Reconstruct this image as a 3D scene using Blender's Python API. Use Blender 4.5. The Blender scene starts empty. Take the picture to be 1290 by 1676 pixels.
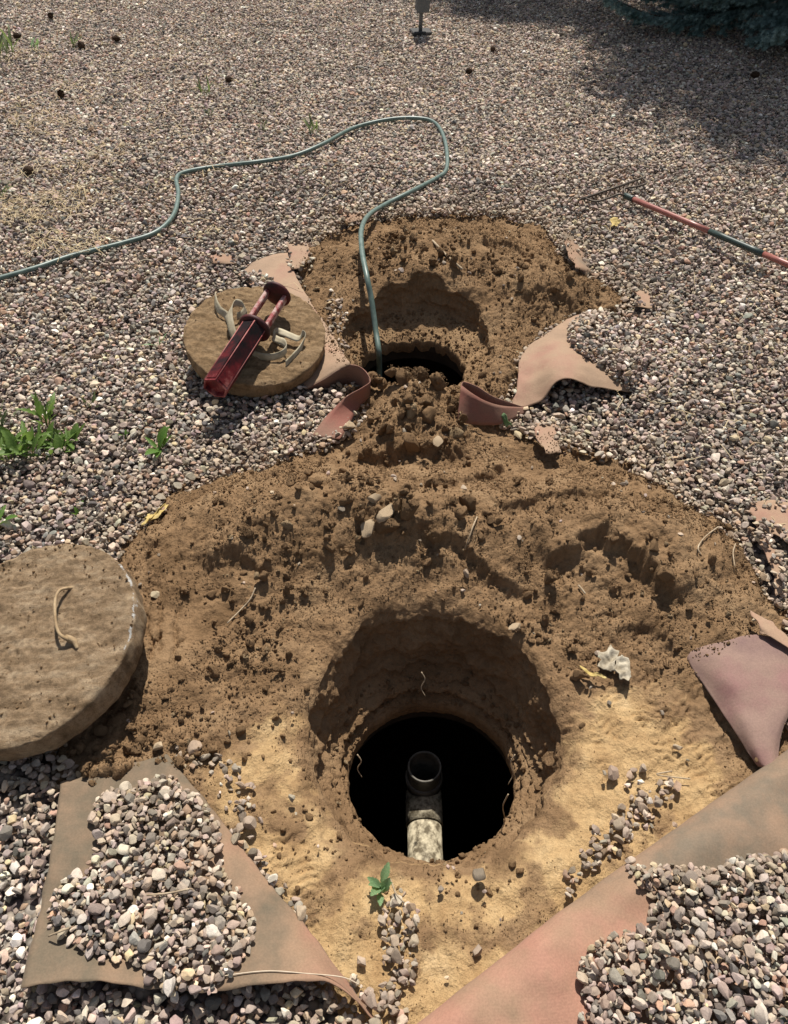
import bpy, math, random
import numpy as np
from mathutils import Vector, Matrix, Euler, Quaternion

random.seed(7)
RNG = np.random.default_rng(11)
SC = bpy.context.scene
COL = SC.collection

# ------------------------------------------------------------------ camera
F_PX, PITCH, CAM_H = 1276.0, math.radians(44.5), 1.75
cam_d = bpy.data.cameras.new('camera')
cam_d.sensor_fit = 'VERTICAL'
cam_d.angle = 2 * math.atan(838.0 / F_PX)
cam_d.clip_start = 0.02
cam_d.clip_end = 600
cam = bpy.data.objects.new('camera', cam_d)
COL.objects.link(cam)
cam.location = (0, 0, CAM_H)
cam.rotation_euler = (math.pi / 2 - PITCH, 0, 0)
SC.camera = cam

# ------------------------------------------------------------------ light
SUN_EL, SUN_AZ = math.radians(58.5), math.radians(4)      # azimuth from +Y towards +X
world = bpy.data.worlds.new('World')
SC.world = world
world.use_nodes = True
wn = world.node_tree
sky = wn.nodes.new('ShaderNodeTexSky')
sky.sky_type = 'NISHITA'
sky.sun_disc = False
sky.sun_elevation = SUN_EL
sky.sun_rotation = SUN_AZ
hs = wn.nodes.new('ShaderNodeHueSaturation'); hs.inputs['Saturation'].default_value = 0.6
wn.links.new(sky.outputs[0], hs.inputs['Color'])
wn.links.new(hs.outputs[0], wn.nodes['Background'].inputs[0])
wn.nodes['Background'].inputs[1].default_value = 0.066
sun_d = bpy.data.lights.new('sun', 'SUN')
sun_d.energy = 4.7
sun_d.angle = math.radians(0.6)
sun_d.color = (1.0, 0.95, 0.87)
sun = bpy.data.objects.new('sun', sun_d)
COL.objects.link(sun)
SUNV = Vector((math.sin(SUN_AZ) * math.cos(SUN_EL), math.cos(SUN_AZ) * math.cos(SUN_EL), math.sin(SUN_EL)))
sun.rotation_euler = SUNV.to_track_quat('Z', 'Y').to_euler()
sun.location = (0, 6, 9)
SC.view_settings.view_transform = 'Standard'
SC.view_settings.look = 'None'
SC.view_settings.exposure = 0.46
SC.view_settings.gamma = 1.0
SC.view_settings.use_curve_mapping = False

# ------------------------------------------------------------------ helpers
def G(px, py, z=0.0):
    """point of the place at height z that the photograph shows at (px, py)"""
    u = (px - 645.0) / F_PX
    v = (838.0 - py) / F_PX
    dz = -math.sin(PITCH) + v * math.cos(PITCH)
    t = (z - CAM_H) / dz
    return np.array((u * t, (math.cos(PITCH) + v * math.sin(PITCH)) * t, z))

def GP(pts, z=0.0):
    return np.array([G(p[0], p[1], p[2] if len(p) > 2 else z) for p in pts])

def tag(o, label=None, cat=None, group=None, kind=None):
    if label: o['label'] = label
    if cat: o['category'] = cat
    if group: o['group'] = group
    if kind: o['kind'] = kind
    return o

def link(name, me, mat=None, parent=None):
    o = bpy.data.objects.new(name, me)
    COL.objects.link(o)
    if mat is not None and me is not None and len(me.materials) == 0:
        me.materials.append(mat)
    if parent is not None:
        o.parent = parent
    return o

def empty(name, loc=(0, 0, 0)):
    o = bpy.data.objects.new(name, None)
    o.empty_display_size = 0.05
    COL.objects.link(o)
    o.location = loc
    return o

def np_mesh(name, verts, faces, smooth=True):
    """verts (n,3) array, faces (m,k) int array"""
    verts = np.asarray(verts, np.float32)
    faces = np.asarray(faces, np.int32)
    me = bpy.data.meshes.new(name)
    me.vertices.add(len(verts))
    me.vertices.foreach_set('co', verts.ravel())
    k = faces.shape[1]
    me.loops.add(faces.size)
    me.loops.foreach_set('vertex_index', faces.ravel())
    me.polygons.add(len(faces))
    me.polygons.foreach_set('loop_start', np.arange(0, faces.size, k, dtype=np.int32))
    me.polygons.foreach_set('loop_total', np.full(len(faces), k, np.int32))
    me.polygons.foreach_set('use_smooth', np.full(len(faces), smooth, bool))
    me.update(calc_edges=True)
    me.validate()
    return me

def py_mesh(name, verts, faces, smooth=True):
    me = bpy.data.meshes.new(name)
    me.from_pydata([tuple(map(float, v)) for v in verts], [], [tuple(map(int, f)) for f in faces])
    me.polygons.foreach_set('use_smooth', np.full(len(me.polygons), smooth, bool))
    me.update()
    return me

def grid_faces(nr, nc, wrap=False):
    r = np.arange(nr - 1)[:, None]
    c = np.arange(nc if wrap else nc - 1)[None, :]
    a = r * nc + c
    b = r * nc + (c + 1) % nc
    return np.stack([a, b, b + nc, a + nc], -1).reshape(-1, 4)

def vattr(me, name, vals):
    a = me.attributes.new(name, 'FLOAT', 'POINT')
    a.data.foreach_set('value', np.asarray(vals, np.float32))

# perlin noise in numpy
_P = RNG.permutation(512).astype(np.int64)
_P = np.concatenate([_P, _P, _P])
_G2 = np.stack([np.cos(np.arange(64) / 64 * 2 * np.pi), np.sin(np.arange(64) / 64 * 2 * np.pi)], 1)
_g3 = RNG.normal(size=(128, 3)); _G3 = _g3 / np.linalg.norm(_g3, axis=1)[:, None]

def perlin2(x, y, s=0):
    x = np.asarray(x, float) + s * 17.31; y = np.asarray(y, float) + s * 9.77
    xi = np.floor(x); yi = np.floor(y)
    fx = x - xi; fy = y - yi
    xi = xi.astype(np.int64) & 511; yi = yi.astype(np.int64) & 511
    u = fx * fx * fx * (fx * (fx * 6 - 15) + 10); v = fy * fy * fy * (fy * (fy * 6 - 15) + 10)
    def g(a, b, dx, dy):
        h = _P[_P[a & 511] + (b & 511)] & 63
        return _G2[h, 0] * dx + _G2[h, 1] * dy
    n0 = g(xi, yi, fx, fy) * (1 - u) + g(xi + 1, yi, fx - 1, fy) * u
    n1 = g(xi, yi + 1, fx, fy - 1) * (1 - u) + g(xi + 1, yi + 1, fx - 1, fy - 1) * u
    return (n0 * (1 - v) + n1 * v) * 1.5

def perlin3(x, y, z, s=0):
    x = np.asarray(x, float) + s * 13.7; y = np.asarray(y, float) + s * 5.1; z = np.asarray(z, float) + s * 7.9
    xi = np.floor(x); yi = np.floor(y); zi = np.floor(z)
    fx, fy, fz = x - xi, y - yi, z - zi
    xi, yi, zi = (q.astype(np.int64) & 511 for q in (xi, yi, zi))
    fd = lambda t: t * t * t * (t * (t * 6 - 15) + 10)
    u, v, w = fd(fx), fd(fy), fd(fz)
    out = 0
    for dx in (0, 1):
        for dy in (0, 1):
            for dz in (0, 1):
                h = _P[_P[_P[(xi + dx) & 511] + ((yi + dy) & 511)] + ((zi + dz) & 511)] & 127
                d = _G3[h, 0] * (fx - dx) + _G3[h, 1] * (fy - dy) + _G3[h, 2] * (fz - dz)
                out = out + d * (u if dx else 1 - u) * (v if dy else 1 - v) * (w if dz else 1 - w)
    return out * 1.5

def fbm2(x, y, octv=4, s=0, gain=0.5):
    o = 0; a = 1.0; f = 1.0
    for i in range(octv):
        o = o + a * perlin2(x * f, y * f, s + i * 3)
        a *= gain; f *= 2.03
    return o

def fbm3(x, y, z, octv=3, s=0, gain=0.5):
    o = 0; a = 1.0; f = 1.0
    for i in range(octv):
        o = o + a * perlin3(x * f, y * f, z * f, s + i * 3)
        a *= gain; f *= 2.03
    return o

def sstep(a, b, x):
    t = np.clip((x - a) / (b - a), 0, 1)
    return t * t * (3 - 2 * t)

def poly_sd(poly, X, Y):
    """signed distance to a closed polygon, positive inside"""
    poly = np.asarray(poly)[:, :2]
    d = np.full(X.shape, 1e9); ins = np.zeros(X.shape, bool)
    n = len(poly)
    for i in range(n):
        ax, ay = poly[i]; bx, by = poly[(i + 1) % n]
        ex, ey = bx - ax, by - ay
        t = np.clip(((X - ax) * ex + (Y - ay) * ey) / (ex * ex + ey * ey + 1e-12), 0, 1)
        d = np.minimum(d, (X - ax - t * ex) ** 2 + (Y - ay - t * ey) ** 2)
        c = ((ay > Y) != (by > Y))
        with np.errstate(divide='ignore', invalid='ignore'):
            xc = ax + (Y - ay) * ex / (ey if abs(ey) > 1e-12 else 1e-12)
        ins ^= c & (X < xc)
    return np.where(ins, 1, -1) * np.sqrt(d)

def line_sd(line, X, Y):
    """distance to an open polyline, its side (+ left of travel) and position along it"""
    line = np.asarray(line)[:, :2]
    best = np.full(X.shape, 1e9); side = np.zeros(X.shape); pos = np.zeros(X.shape)
    n = len(line) - 1
    for i in range(n):
        ax, ay = line[i]; bx, by = line[i + 1]
        ex, ey = bx - ax, by - ay
        t = np.clip(((X - ax) * ex + (Y - ay) * ey) / (ex * ex + ey * ey), 0, 1)
        d = np.hypot(X - ax - t * ex, Y - ay - t * ey)
        m = d < best
        best = np.where(m, d, best)
        side = np.where(m, np.sign(ex * (Y - ay) - ey * (X - ax)), side)
        pos = np.where(m, (i + t) / n, pos)
    return best, side, pos

def catmull(pts, n):
    p = np.asarray(pts, float)
    p = np.concatenate([2 * p[:1] - p[1:2], p, 2 * p[-1:] - p[-2:-1]])
    m = len(p) - 3
    t = np.linspace(0, m - 1e-9, n)
    i = t.astype(int); f = (t - i).reshape((-1,) + (1,) * (p.ndim - 1))
    a, b, c, d = p[i], p[i + 1], p[i + 2], p[i + 3]
    return 0.5 * (2 * b + (c - a) * f + (2 * a - 5 * b + 4 * c - d) * f ** 2 + (3 * b - a - 3 * c + d) * f ** 3)

# ------------------------------------------------------------------ materials
def new_mat(name):
    m = bpy.data.materials.new(name)
    m.use_nodes = True
    nt = m.node_tree
    return m, nt, nt.nodes['Principled BSDF']

def N(nt, t, **kw):
    n = nt.nodes.new(t)
    for k, v in kw.items():
        if isinstance(k, str) and hasattr(n, k):
            setattr(n, k, v)
    return n

def L(nt, a, b):
    nt.links.new(a, b)

def noise(nt, vec, scale, detail=4, rough=0.6):
    n = N(nt, 'ShaderNodeTexNoise')
    n.inputs['Scale'].default_value = scale
    n.inputs['Detail'].default_value = detail
    n.inputs['Roughness'].default_value = rough
    if vec is not None: L(nt, vec, n.inputs['Vector'])
    return n.outputs['Fac']

def ramp(nt, fac, stops):
    r = N(nt, 'ShaderNodeValToRGB')
    e = r.color_ramp.elements
    while len(e) < len(stops): e.new(0.5)
    for k, (p, c) in enumerate(stops):
        e[k].position = p
        e[k].color = (c[0], c[1], c[2], 1) if not isinstance(c, (int, float)) else (c, c, c, 1)
    L(nt, fac, r.inputs[0])
    return r.outputs[0]

def mix(nt, fac, a, b, mode='MIX'):
    m = N(nt, 'ShaderNodeMix', data_type='RGBA', blend_type=mode)
    for inp, v in ((m.inputs[0], fac), (m.inputs[6], a), (m.inputs[7], b)):
        if isinstance(v, (int, float)): inp.default_value = v
        elif isinstance(v, (tuple, list)): inp.default_value = (v[0], v[1], v[2], 1)
        else: L(nt, v, inp)
    return m.outputs[2]

def bump(nt, h, strength, dist, bsdf, prev=None):
    b = N(nt, 'ShaderNodeBump')
    b.inputs['Strength'].default_value = strength
    b.inputs['Distance'].default_value = dist
    L(nt, h, b.inputs['Height'])
    if prev is not None: L(nt, prev, b.inputs['Normal'])
    L(nt, b.outputs[0], bsdf.inputs['Normal'])
    return b.outputs[0]

def coord(nt, kind='Object'):
    return N(nt, 'ShaderNodeTexCoord').outputs[kind]

BROWN = (0.240, 0.149, 0.079)
BROWN_D = (0.162, 0.098, 0.050)
PALE = (0.470, 0.318, 0.160)
PALE_O = (0.365, 0.230, 0.110)

def soil_mat(name, attr=True):
    m, nt, b = new_mat(name)
    b.inputs['Roughness'].default_value = 0.95
    b.inputs['Specular IOR Level'].default_value = 0.12
    co = coord(nt)
    n1 = noise(nt, co, 7, 5); n2 = noise(nt, co, 60, 6, 0.7); n3 = noise(nt, co, 420, 3, 0.7)
    br = ramp(nt, n1, [(0.3, BROWN_D), (0.5, BROWN), (0.7, (0.295, 0.193, 0.107))])
    pl = ramp(nt, noise(nt, co, 11, 6, 0.65), [(0.32, PALE_O), (0.55, PALE), (0.75, (0.56, 0.405, 0.225))])
    if attr:
        a = N(nt, 'ShaderNodeAttribute', attribute_name='pale')
        f = N(nt, 'ShaderNodeMath', operation='ADD'); L(nt, a.outputs['Fac'], f.inputs[0])
        s = N(nt, 'ShaderNodeMath', operation='MULTIPLY_ADD'); L(nt, noise(nt, co, 26, 6, 0.75), s.inputs[0])
        s.inputs[1].default_value = 0.9; s.inputs[2].default_value = -0.45
        L(nt, s.outputs[0], f.inputs[1])
        fr = ramp(nt, f.outputs[0], [(0.25, 0.0), (0.75, 1.0)])
        c = mix(nt, fr, br, pl)
    else:
        a = N(nt, 'ShaderNodeAttribute', attribute_name='soil_rgb', attribute_type='INSTANCER')
        c = mix(nt, 0.75, br, a.outputs['Color'])
    c = mix(nt, 0.55, c, ramp(nt, n2, [(0.3, 0.62), (0.5, 1.0), (0.72, 1.25)]), 'MULTIPLY')
    c = mix(nt, 0.5, c, ramp(nt, n3, [(0.3, 0.6), (0.5, 1.0), (0.7, 1.3)]), 'MULTIPLY')
    L(nt, c, b.inputs['Base Color'])
    p = bump(nt, n2, 0.55, 0.018, b)
    vo = N(nt, 'ShaderNodeTexVoronoi'); vo.inputs['Scale'].default_value = 130; vo.inputs['Randomness'].default_value = 1.0
    wv = N(nt, 'ShaderNodeVectorMath', operation='MULTIPLY_ADD'); L(nt, co, wv.inputs[0]); wv.inputs[1].default_value = (1, 1, 1)
    nz = N(nt, 'ShaderNodeTexNoise'); nz.inputs['Scale'].default_value = 70; L(nt, co, nz.inputs['Vector'])
    vs = N(nt, 'ShaderNodeVectorMath', operation='SCALE'); vs.inputs['Scale'].default_value = 0.006; L(nt, nz.outputs['Color'], vs.inputs[0])
    L(nt, vs.outputs[0], wv.inputs[2]); L(nt, wv.outputs[0], vo.inputs['Vector'])
    iv = N(nt, 'ShaderNodeMath', operation='SUBTRACT'); iv.inputs[0].default_value = 1; L(nt, vo.outputs['Distance'], iv.inputs[1])
    gr = N(nt, 'ShaderNodeMath', operation='MULTIPLY'); L(nt, iv.outputs[0], gr.inputs[0]); L(nt, ramp(nt, noise(nt, co, 22, 3), [(0.35, 0.25), (0.6, 1.0)]), gr.inputs[1])
    p = bump(nt, gr.outputs[0], 0.5, 0.006, b, p)
    bump(nt, n3, 0.6, 0.004, b, p)
    return m

M_SOIL = soil_mat('soil')
M_CLOD = soil_mat('clod_soil', False)

def stone_mat():
    m, nt, b = new_mat('pebble')
    b.inputs['Roughness'].default_value = 0.78
    b.inputs['Specular IOR Level'].default_value = 0.28
    co = coord(nt)
    a = N(nt, 'ShaderNodeAttribute', attribute_name='stone_rgb', attribute_type='INSTANCER')
    n1 = noise(nt, co, 1.3, 5, 0.65); n2 = noise(nt, co, 9, 4, 0.7)
    c = mix(nt, 0.6, a.outputs['Color'], ramp(nt, n1, [(0.3, (0.62, 0.6, 0.6)), (0.5, 1.0), (0.7, (1.32, 1.27, 1.2))]), 'MULTIPLY')
    c = mix(nt, 0.45, c, ramp(nt, n2, [(0.3, 0.65), (0.5, 1.0), (0.7, 1.25)]), 'MULTIPLY')
    L(nt, c, b.inputs['Base Color'])
    bump(nt, n2, 0.25, 0.08, b)
    return m
M_STONE = stone_mat()

def ground_mat():
    m, nt, b = new_mat('gravel_ground')
    b.inputs['Roughness'].default_value = 0.9
    b.inputs['Specular IOR Level'].default_value = 0.15
    co = coord(nt)
    v = N(nt, 'ShaderNodeTexVoronoi'); v.inputs['Scale'].default_value = 52; L(nt, co, v.inputs['Vector'])
    sep = N(nt, 'ShaderNodeSeparateColor'); L(nt, v.outputs['Color'], sep.inputs[0])
    c = ramp(nt, sep.outputs[0], [(0.0, (0.10, 0.09, 0.09)), (0.25, (0.20, 0.15, 0.14)), (0.5, (0.30, 0.25, 0.20)),
                                  (0.75, (0.36, 0.30, 0.24)), (1.0, (0.5, 0.45, 0.39))])
    d = ramp(nt, v.outputs['Distance'], [(0.0, 1.0), (0.45, 0.8), (0.75, 0.25)])
    c = mix(nt, 1.0, c, d, 'MULTIPLY')
    L(nt, c, b.inputs['Base Color'])
    inv = N(nt, 'ShaderNodeMath', operation='SUBTRACT'); inv.inputs[0].default_value = 1; L(nt, v.outputs['Distance'], inv.inputs[1])
    bump(nt, inv.outputs[0], 1.0, 0.012, b)
    return m
M_GROUND = ground_mat()

def fabric_mat(name, clean, dusty, dark, lean=0.5):
    m, nt, b = new_mat(name)
    b.inputs['Roughness'].default_value = 0.8
    b.inputs['Specular IOR Level'].default_value = 0.25
    b.inputs['Sheen Weight'].default_value = 0.05
    co = coord(nt)
    n1 = noise(nt, co, 5.5, 4, 0.55); n2 = noise(nt, co, 16, 5, 0.6); n3 = noise(nt, co, 240, 2)
    da = N(nt, 'ShaderNodeAttribute', attribute_name='dust')
    dm = N(nt, 'ShaderNodeMath', operation='MULTIPLY_ADD'); L(nt, da.outputs['Fac'], dm.inputs[0]); dm.inputs[1].default_value = 0.34; L(nt, n1, dm.inputs[2])
    c = ramp(nt, dm.outputs[0], [(lean - 0.16, clean), (lean + 0.02, dusty), (lean + 0.2, dark)])
    c = mix(nt, ramp(nt, n2, [(0.42, 0.0), (0.7, 0.55)]), c, dusty)
    c = mix(nt, 0.35, c, ramp(nt, n3, [(0.35, 0.75), (0.65, 1.2)]), 'MULTIPLY')
    # fine weave
    br = N(nt, 'ShaderNodeTexWave', bands_direction='X'); br.inputs['Scale'].default_value = 140
    L(nt, co, br.inputs['Vector'])
    br2 = N(nt, 'ShaderNodeTexWave', bands_direction='Y'); br2.inputs['Scale'].default_value = 140
    L(nt, co, br2.inputs['Vector'])
    w = mix(nt, 0.5, br.outputs['Color'], br2.outputs['Color'])
    c = mix(nt, 0.14, c, w, 'OVERLAY')
    L(nt, c, b.inputs['Base Color'])
    p = bump(nt, n2, 0.15, 0.02, b)
    bump(nt, w, 0.12, 0.001, b, p)
    return m
M_FAB = fabric_mat('fabric_brown', (0.29, 0.158, 0.105), (0.255, 0.165, 0.104), (0.135, 0.105, 0.07))
M_FAB_R = fabric_mat('fabric_reddish', (0.345, 0.18, 0.125), (0.27, 0.172, 0.11), (0.165, 0.128, 0.09), 0.46)
M_FAB_P = fabric_mat('fabric_mauve', (0.235, 0.122, 0.112), (0.25, 0.162, 0.128), (0.18, 0.11, 0.098))
M_FAB_T = fabric_mat('fabric_tan', (0.30, 0.163, 0.115), (0.315, 0.21, 0.137), (0.25, 0.17, 0.112))
M_FAB_RED = fabric_mat('fabric_red', (0.25, 0.092, 0.068), (0.22, 0.118, 0.082), (0.16, 0.098, 0.07))

def flat_mat(name, c1, c2, scale=20, rough=0.6, spec=0.4, bstr=0.1, bdist=0.004, metallic=0.0, stops=(0.35, 0.65)):
    m, nt, b = new_mat(name)
    b.inputs['Roughness'].default_value = rough
    b.inputs['Specular IOR Level'].default_value = spec
    b.inputs['Metallic'].default_value = metallic
    co = coord(nt)
    n = noise(nt, co, scale, 5, 0.65)
    L(nt, ramp(nt, n, [(stops[0], c1), (stops[1], c2)]), b.inputs['Base Color'])
    if bstr: bump(nt, noise(nt, co, scale * 4, 3), bstr, bdist, b)
    return m

def lid_mat(name, base, light, dark, chips=True):
    m, nt, b = new_mat(name)
    b.inputs['Roughness'].default_value = 0.95
    b.inputs['Specular IOR Level'].default_value = 0.15
    co = coord(nt)
    mp = N(nt, 'ShaderNodeMapping'); L(nt, co, mp.inputs[0]); mp.inputs['Scale'].default_value = (1, 3.2, 1); mp.inputs['Rotation'].default_value = (0, 0, 0.4)
    n1 = noise(nt, mp.outputs[0], 9, 6, 0.65); n2 = noise(nt, co, 55, 6, 0.7); n3 = noise(nt, co, 380, 4, 0.8)
    c = ramp(nt, n1, [(0.34, dark), (0.5, base), (0.72, light)])
    c = mix(nt, 0.75, c, ramp(nt, n2, [(0.3, 0.5), (0.5, 1.0), (0.7, 1.35)]), 'MULTIPLY')
    c = mix(nt, 0.7, c, ramp(nt, n3, [(0.3, 0.55), (0.5, 1.0), (0.7, 1.3)]), 'MULTIPLY')
    if chips:
        a = N(nt, 'ShaderNodeAttribute', attribute_name='chip')
        nn = N(nt, 'ShaderNodeMath', operation='MULTIPLY'); L(nt, a.outputs['Fac'], nn.inputs[0]); L(nt, noise(nt, co, 46, 6, 0.75), nn.inputs[1])
        c = mix(nt, ramp(nt, nn.outputs[0], [(0.47, 0.0), (0.56, 1.0)]), c, (0.60, 0.58, 0.54))
    L(nt, c, b.inputs['Base Color'])
    p = bump(nt, n2, 0.8, 0.012, b)
    bump(nt, n3, 0.9, 0.006, b, p)
    return m
M_LID = lid_mat('concrete_dusty', (0.325, 0.225, 0.134), (0.50, 0.38, 0.25), (0.175, 0.115, 0.064))
M_LID2 = lid_mat('concrete_soiled', (0.29, 0.192, 0.104), (0.39, 0.272, 0.16), (0.17, 0.108, 0.056), False)
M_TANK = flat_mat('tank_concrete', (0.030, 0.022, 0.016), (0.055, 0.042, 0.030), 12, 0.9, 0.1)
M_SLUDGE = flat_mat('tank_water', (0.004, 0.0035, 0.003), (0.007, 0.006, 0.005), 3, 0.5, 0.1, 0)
M_PVC = flat_mat('stained_pvc', (0.11, 0.088, 0.055), (0.55, 0.48, 0.34), 34, 0.6, 0.35, 0.3, 0.003, stops=(0.40, 0.62))
M_PVC_D = flat_mat('shaded_pvc', (0.05, 0.045, 0.035), (0.16, 0.145, 0.12), 20, 0.55, 0.35, 0.1)  # darker pipe colour, the pit's shade on the riser put into it
M_HOSE = flat_mat('hose_rubber', (0.075, 0.115, 0.095), (0.13, 0.18, 0.155), 30, 0.42, 0.5, 0.03)
M_HOSE_S = flat_mat('hose_stripe', (0.16, 0.22, 0.19), (0.24, 0.30, 0.27), 30, 0.5, 0.4, 0.0)
M_RED = flat_mat('rake_red', (0.25, 0.075, 0.06), (0.34, 0.13, 0.10), 18, 0.38, 0.5, 0.05)
M_GREEN = flat_mat('rake_green', (0.018, 0.035, 0.028), (0.04, 0.06, 0.05), 30, 0.45, 0.5, 0.05)
M_STEEL = flat_mat('rake_steel', (0.05, 0.042, 0.036), (0.12, 0.09, 0.065), 60, 0.6, 0.5, 0.1, metallic=0.5)
M_STRAP = flat_mat('strap_webbing', (0.33, 0.28, 0.19), (0.50, 0.44, 0.32), 25, 0.9, 0.15, 0.3, 0.003)
M_ROPE = flat_mat('handle_rope', (0.26, 0.18, 0.10), (0.42, 0.31, 0.19), 30, 0.9, 0.15, 0.4, 0.004)
M_BOX = flat_mat('utility_grey', (0.10, 0.105, 0.10), (0.14, 0.145, 0.14), 10, 0.6, 0.4, 0.05)
M_DARKP = flat_mat('latch_and_shadow_dark', (0.03, 0.03, 0.03), (0.06, 0.055, 0.05), 20, 0.7, 0.3, 0.1)  # for the latch and the post's shadow block
M_CONE = flat_mat('pine_cone', (0.035, 0.02, 0.013), (0.10, 0.06, 0.035), 60, 0.85, 0.2, 0.2)
M_BARK = flat_mat('bark', (0.06, 0.045, 0.035), (0.13, 0.10, 0.08), 14, 0.95, 0.1, 0.8, 0.02)
M_NEEDLE = flat_mat('spruce_needles', (0.07, 0.13, 0.115), (0.24, 0.33, 0.31), 9, 0.75, 0.25, 0)
M_STRAW = flat_mat('dry_straw', (0.30, 0.22, 0.12), (0.52, 0.42, 0.26), 12, 0.9, 0.15, 0)
M_TWIG = flat_mat('twig', (0.26, 0.19, 0.12), (0.45, 0.36, 0.25), 40, 0.9, 0.15, 0.2)
M_YEL = flat_mat('yellow_leaf', (0.38, 0.27, 0.08), (0.50, 0.39, 0.17), 40, 0.7, 0.2, 0.1)
M_PAPER = flat_mat('litter', (0.27, 0.225, 0.16), (0.46, 0.41, 0.32), 45, 0.9, 0.1, 0.4, 0.004)
M_THREAD = flat_mat('thread', (0.50, 0.40, 0.29), (0.62, 0.52, 0.40), 30, 0.8, 0.2, 0)
M_ROCK = flat_mat('rock', (0.30, 0.22, 0.14), (0.46, 0.35, 0.23), 22, 0.9, 0.15, 0.4, 0.006)

def leaf_mat(name, c1, c2):
    m, nt, b = new_mat(name)
    b.inputs['Roughness'].default_value = 0.55
    b.inputs['Specular IOR Level'].default_value = 0.35
    n = noise(nt, coord(nt), 30, 4)
    c = ramp(nt, n, [(0.35, c1), (0.65, c2)])
    L(nt, c, b.inputs['Base Color'])
    tr = N(nt, 'ShaderNodeBsdfTranslucent'); L(nt, mix(nt, 0.5, c, (0.22, 0.33, 0.06)), tr.inputs[0])
    ms = N(nt, 'ShaderNodeMixShader'); ms.inputs[0].default_value = 0.4
    L(nt, b.outputs[0], ms.inputs[1]); L(nt, tr.outputs[0], ms.inputs[2])
    L(nt, ms.outputs[0], nt.nodes['Material Output'].inputs[0])
    return m
M_LEAF = leaf_mat('weed_leaf', (0.075, 0.16, 0.025), (0.14, 0.26, 0.05))
M_LEAF_D = leaf_mat('weed_leaf_dull', (0.10, 0.13, 0.06), (0.20, 0.22, 0.115))
M_LEAF_B = leaf_mat('weed_leaf_bluish', (0.13, 0.24, 0.10), (0.26, 0.38, 0.20))

M_LEAF_Y = leaf_mat('weed_leaf_bright', (0.085, 0.155, 0.03), (0.19, 0.29, 0.07))

def tool_mat(name, ridged):
    m, nt, b = new_mat(name)
    b.inputs['Roughness'].default_value = 0.62
    b.inputs['Specular IOR Level'].default_value = 0.25
    co = coord(nt)
    sp_ = N(nt, 'ShaderNodeSeparateXYZ'); L(nt, co, sp_.inputs[0])
    mr = N(nt, 'ShaderNodeMapRange'); L(nt, sp_.outputs[0], mr.inputs[0]); mr.inputs[1].default_value = 0.0; mr.inputs[2].default_value = 0.16; mr.inputs[3].default_value = 0.24; mr.inputs[4].default_value = 0.0
    ad = N(nt, 'ShaderNodeMath', operation='ADD'); L(nt, noise(nt, co, 14, 6, 0.7), ad.inputs[0]); L(nt, mr.outputs[0], ad.inputs[1])
    n1 = ad.outputs[0]
    c = ramp(nt, n1, [(0.44, (0.010, 0.008, 0.009)), (0.56, (0.040, 0.009, 0.011)), (0.72, (0.17, 0.016, 0.02)), (0.88, (0.40, 0.16, 0.14))])
    L(nt, c, b.inputs['Base Color'])
    bump(nt, noise(nt, co, 90, 3), 0.3, 0.003, b)
    return m
M_TOOL = tool_mat('filter_plastic', True)
M_TOOL_R = flat_mat('filter_ridge', (0.20, 0.02, 0.022), (0.42, 0.17, 0.15), 14, 0.6, 0.3, 0.1)
M_TOOL_B = flat_mat('filter_bar', (0.24, 0.04, 0.04), (0.46, 0.33, 0.29), 26, 0.65, 0.25, 0.2, stops=(0.42, 0.6))
M_TOOL_D = flat_mat('filter_disc', (0.022, 0.010, 0.010), (0.11, 0.018, 0.018), 12, 0.6, 0.3, 0.1)

# ------------------------------------------------------------------ terrain heights
RES = 0.005
X0, X1, Y0, Y1 = -2.0, 2.2, 0.0, 4.7
gx = np.arange(X0, X1 + 1e-6, RES); gy = np.arange(Y0, Y1 + 1e-6, RES)
NX, NY = len(gx), len(gy)
GX, GY = np.meshgrid(gx, gy)

def up(c, step):
    """bilinear: coarse grid to the fine grid"""
    cx = np.clip((GX - X0) / step, 0, c.shape[1] - 1.001); cy = np.clip((GY - Y0) / step, 0, c.shape[0] - 1.001)
    i = cx.astype(int); j = cy.astype(int); fx = cx - i; fy = cy - j
    return (c[j, i] * (1 - fx) + c[j, i + 1] * fx) * (1 - fy) + (c[j + 1, i] * (1 - fx) + c[j + 1, i + 1] * fx) * fy
CS = 0.02
cgx, cgy = np.meshgrid(np.arange(X0, X1 + 3 * CS, CS), np.arange(Y0, Y1 + 3 * CS, CS))

def sample(grid, x, y):
    cx = np.clip((np.asarray(x) - X0) / RES, 0, NX - 1.001); cy = np.clip((np.asarray(y) - Y0) / RES, 0, NY - 1.001)
    i = cx.astype(int); j = cy.astype(int); fx = cx - i; fy = cy - j
    return (grid[j, i] * (1 - fx) + grid[j, i + 1] * fx) * (1 - fy) + (grid[j + 1, i] * (1 - fx) + grid[j + 1, i + 1] * fx) * fy

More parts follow.
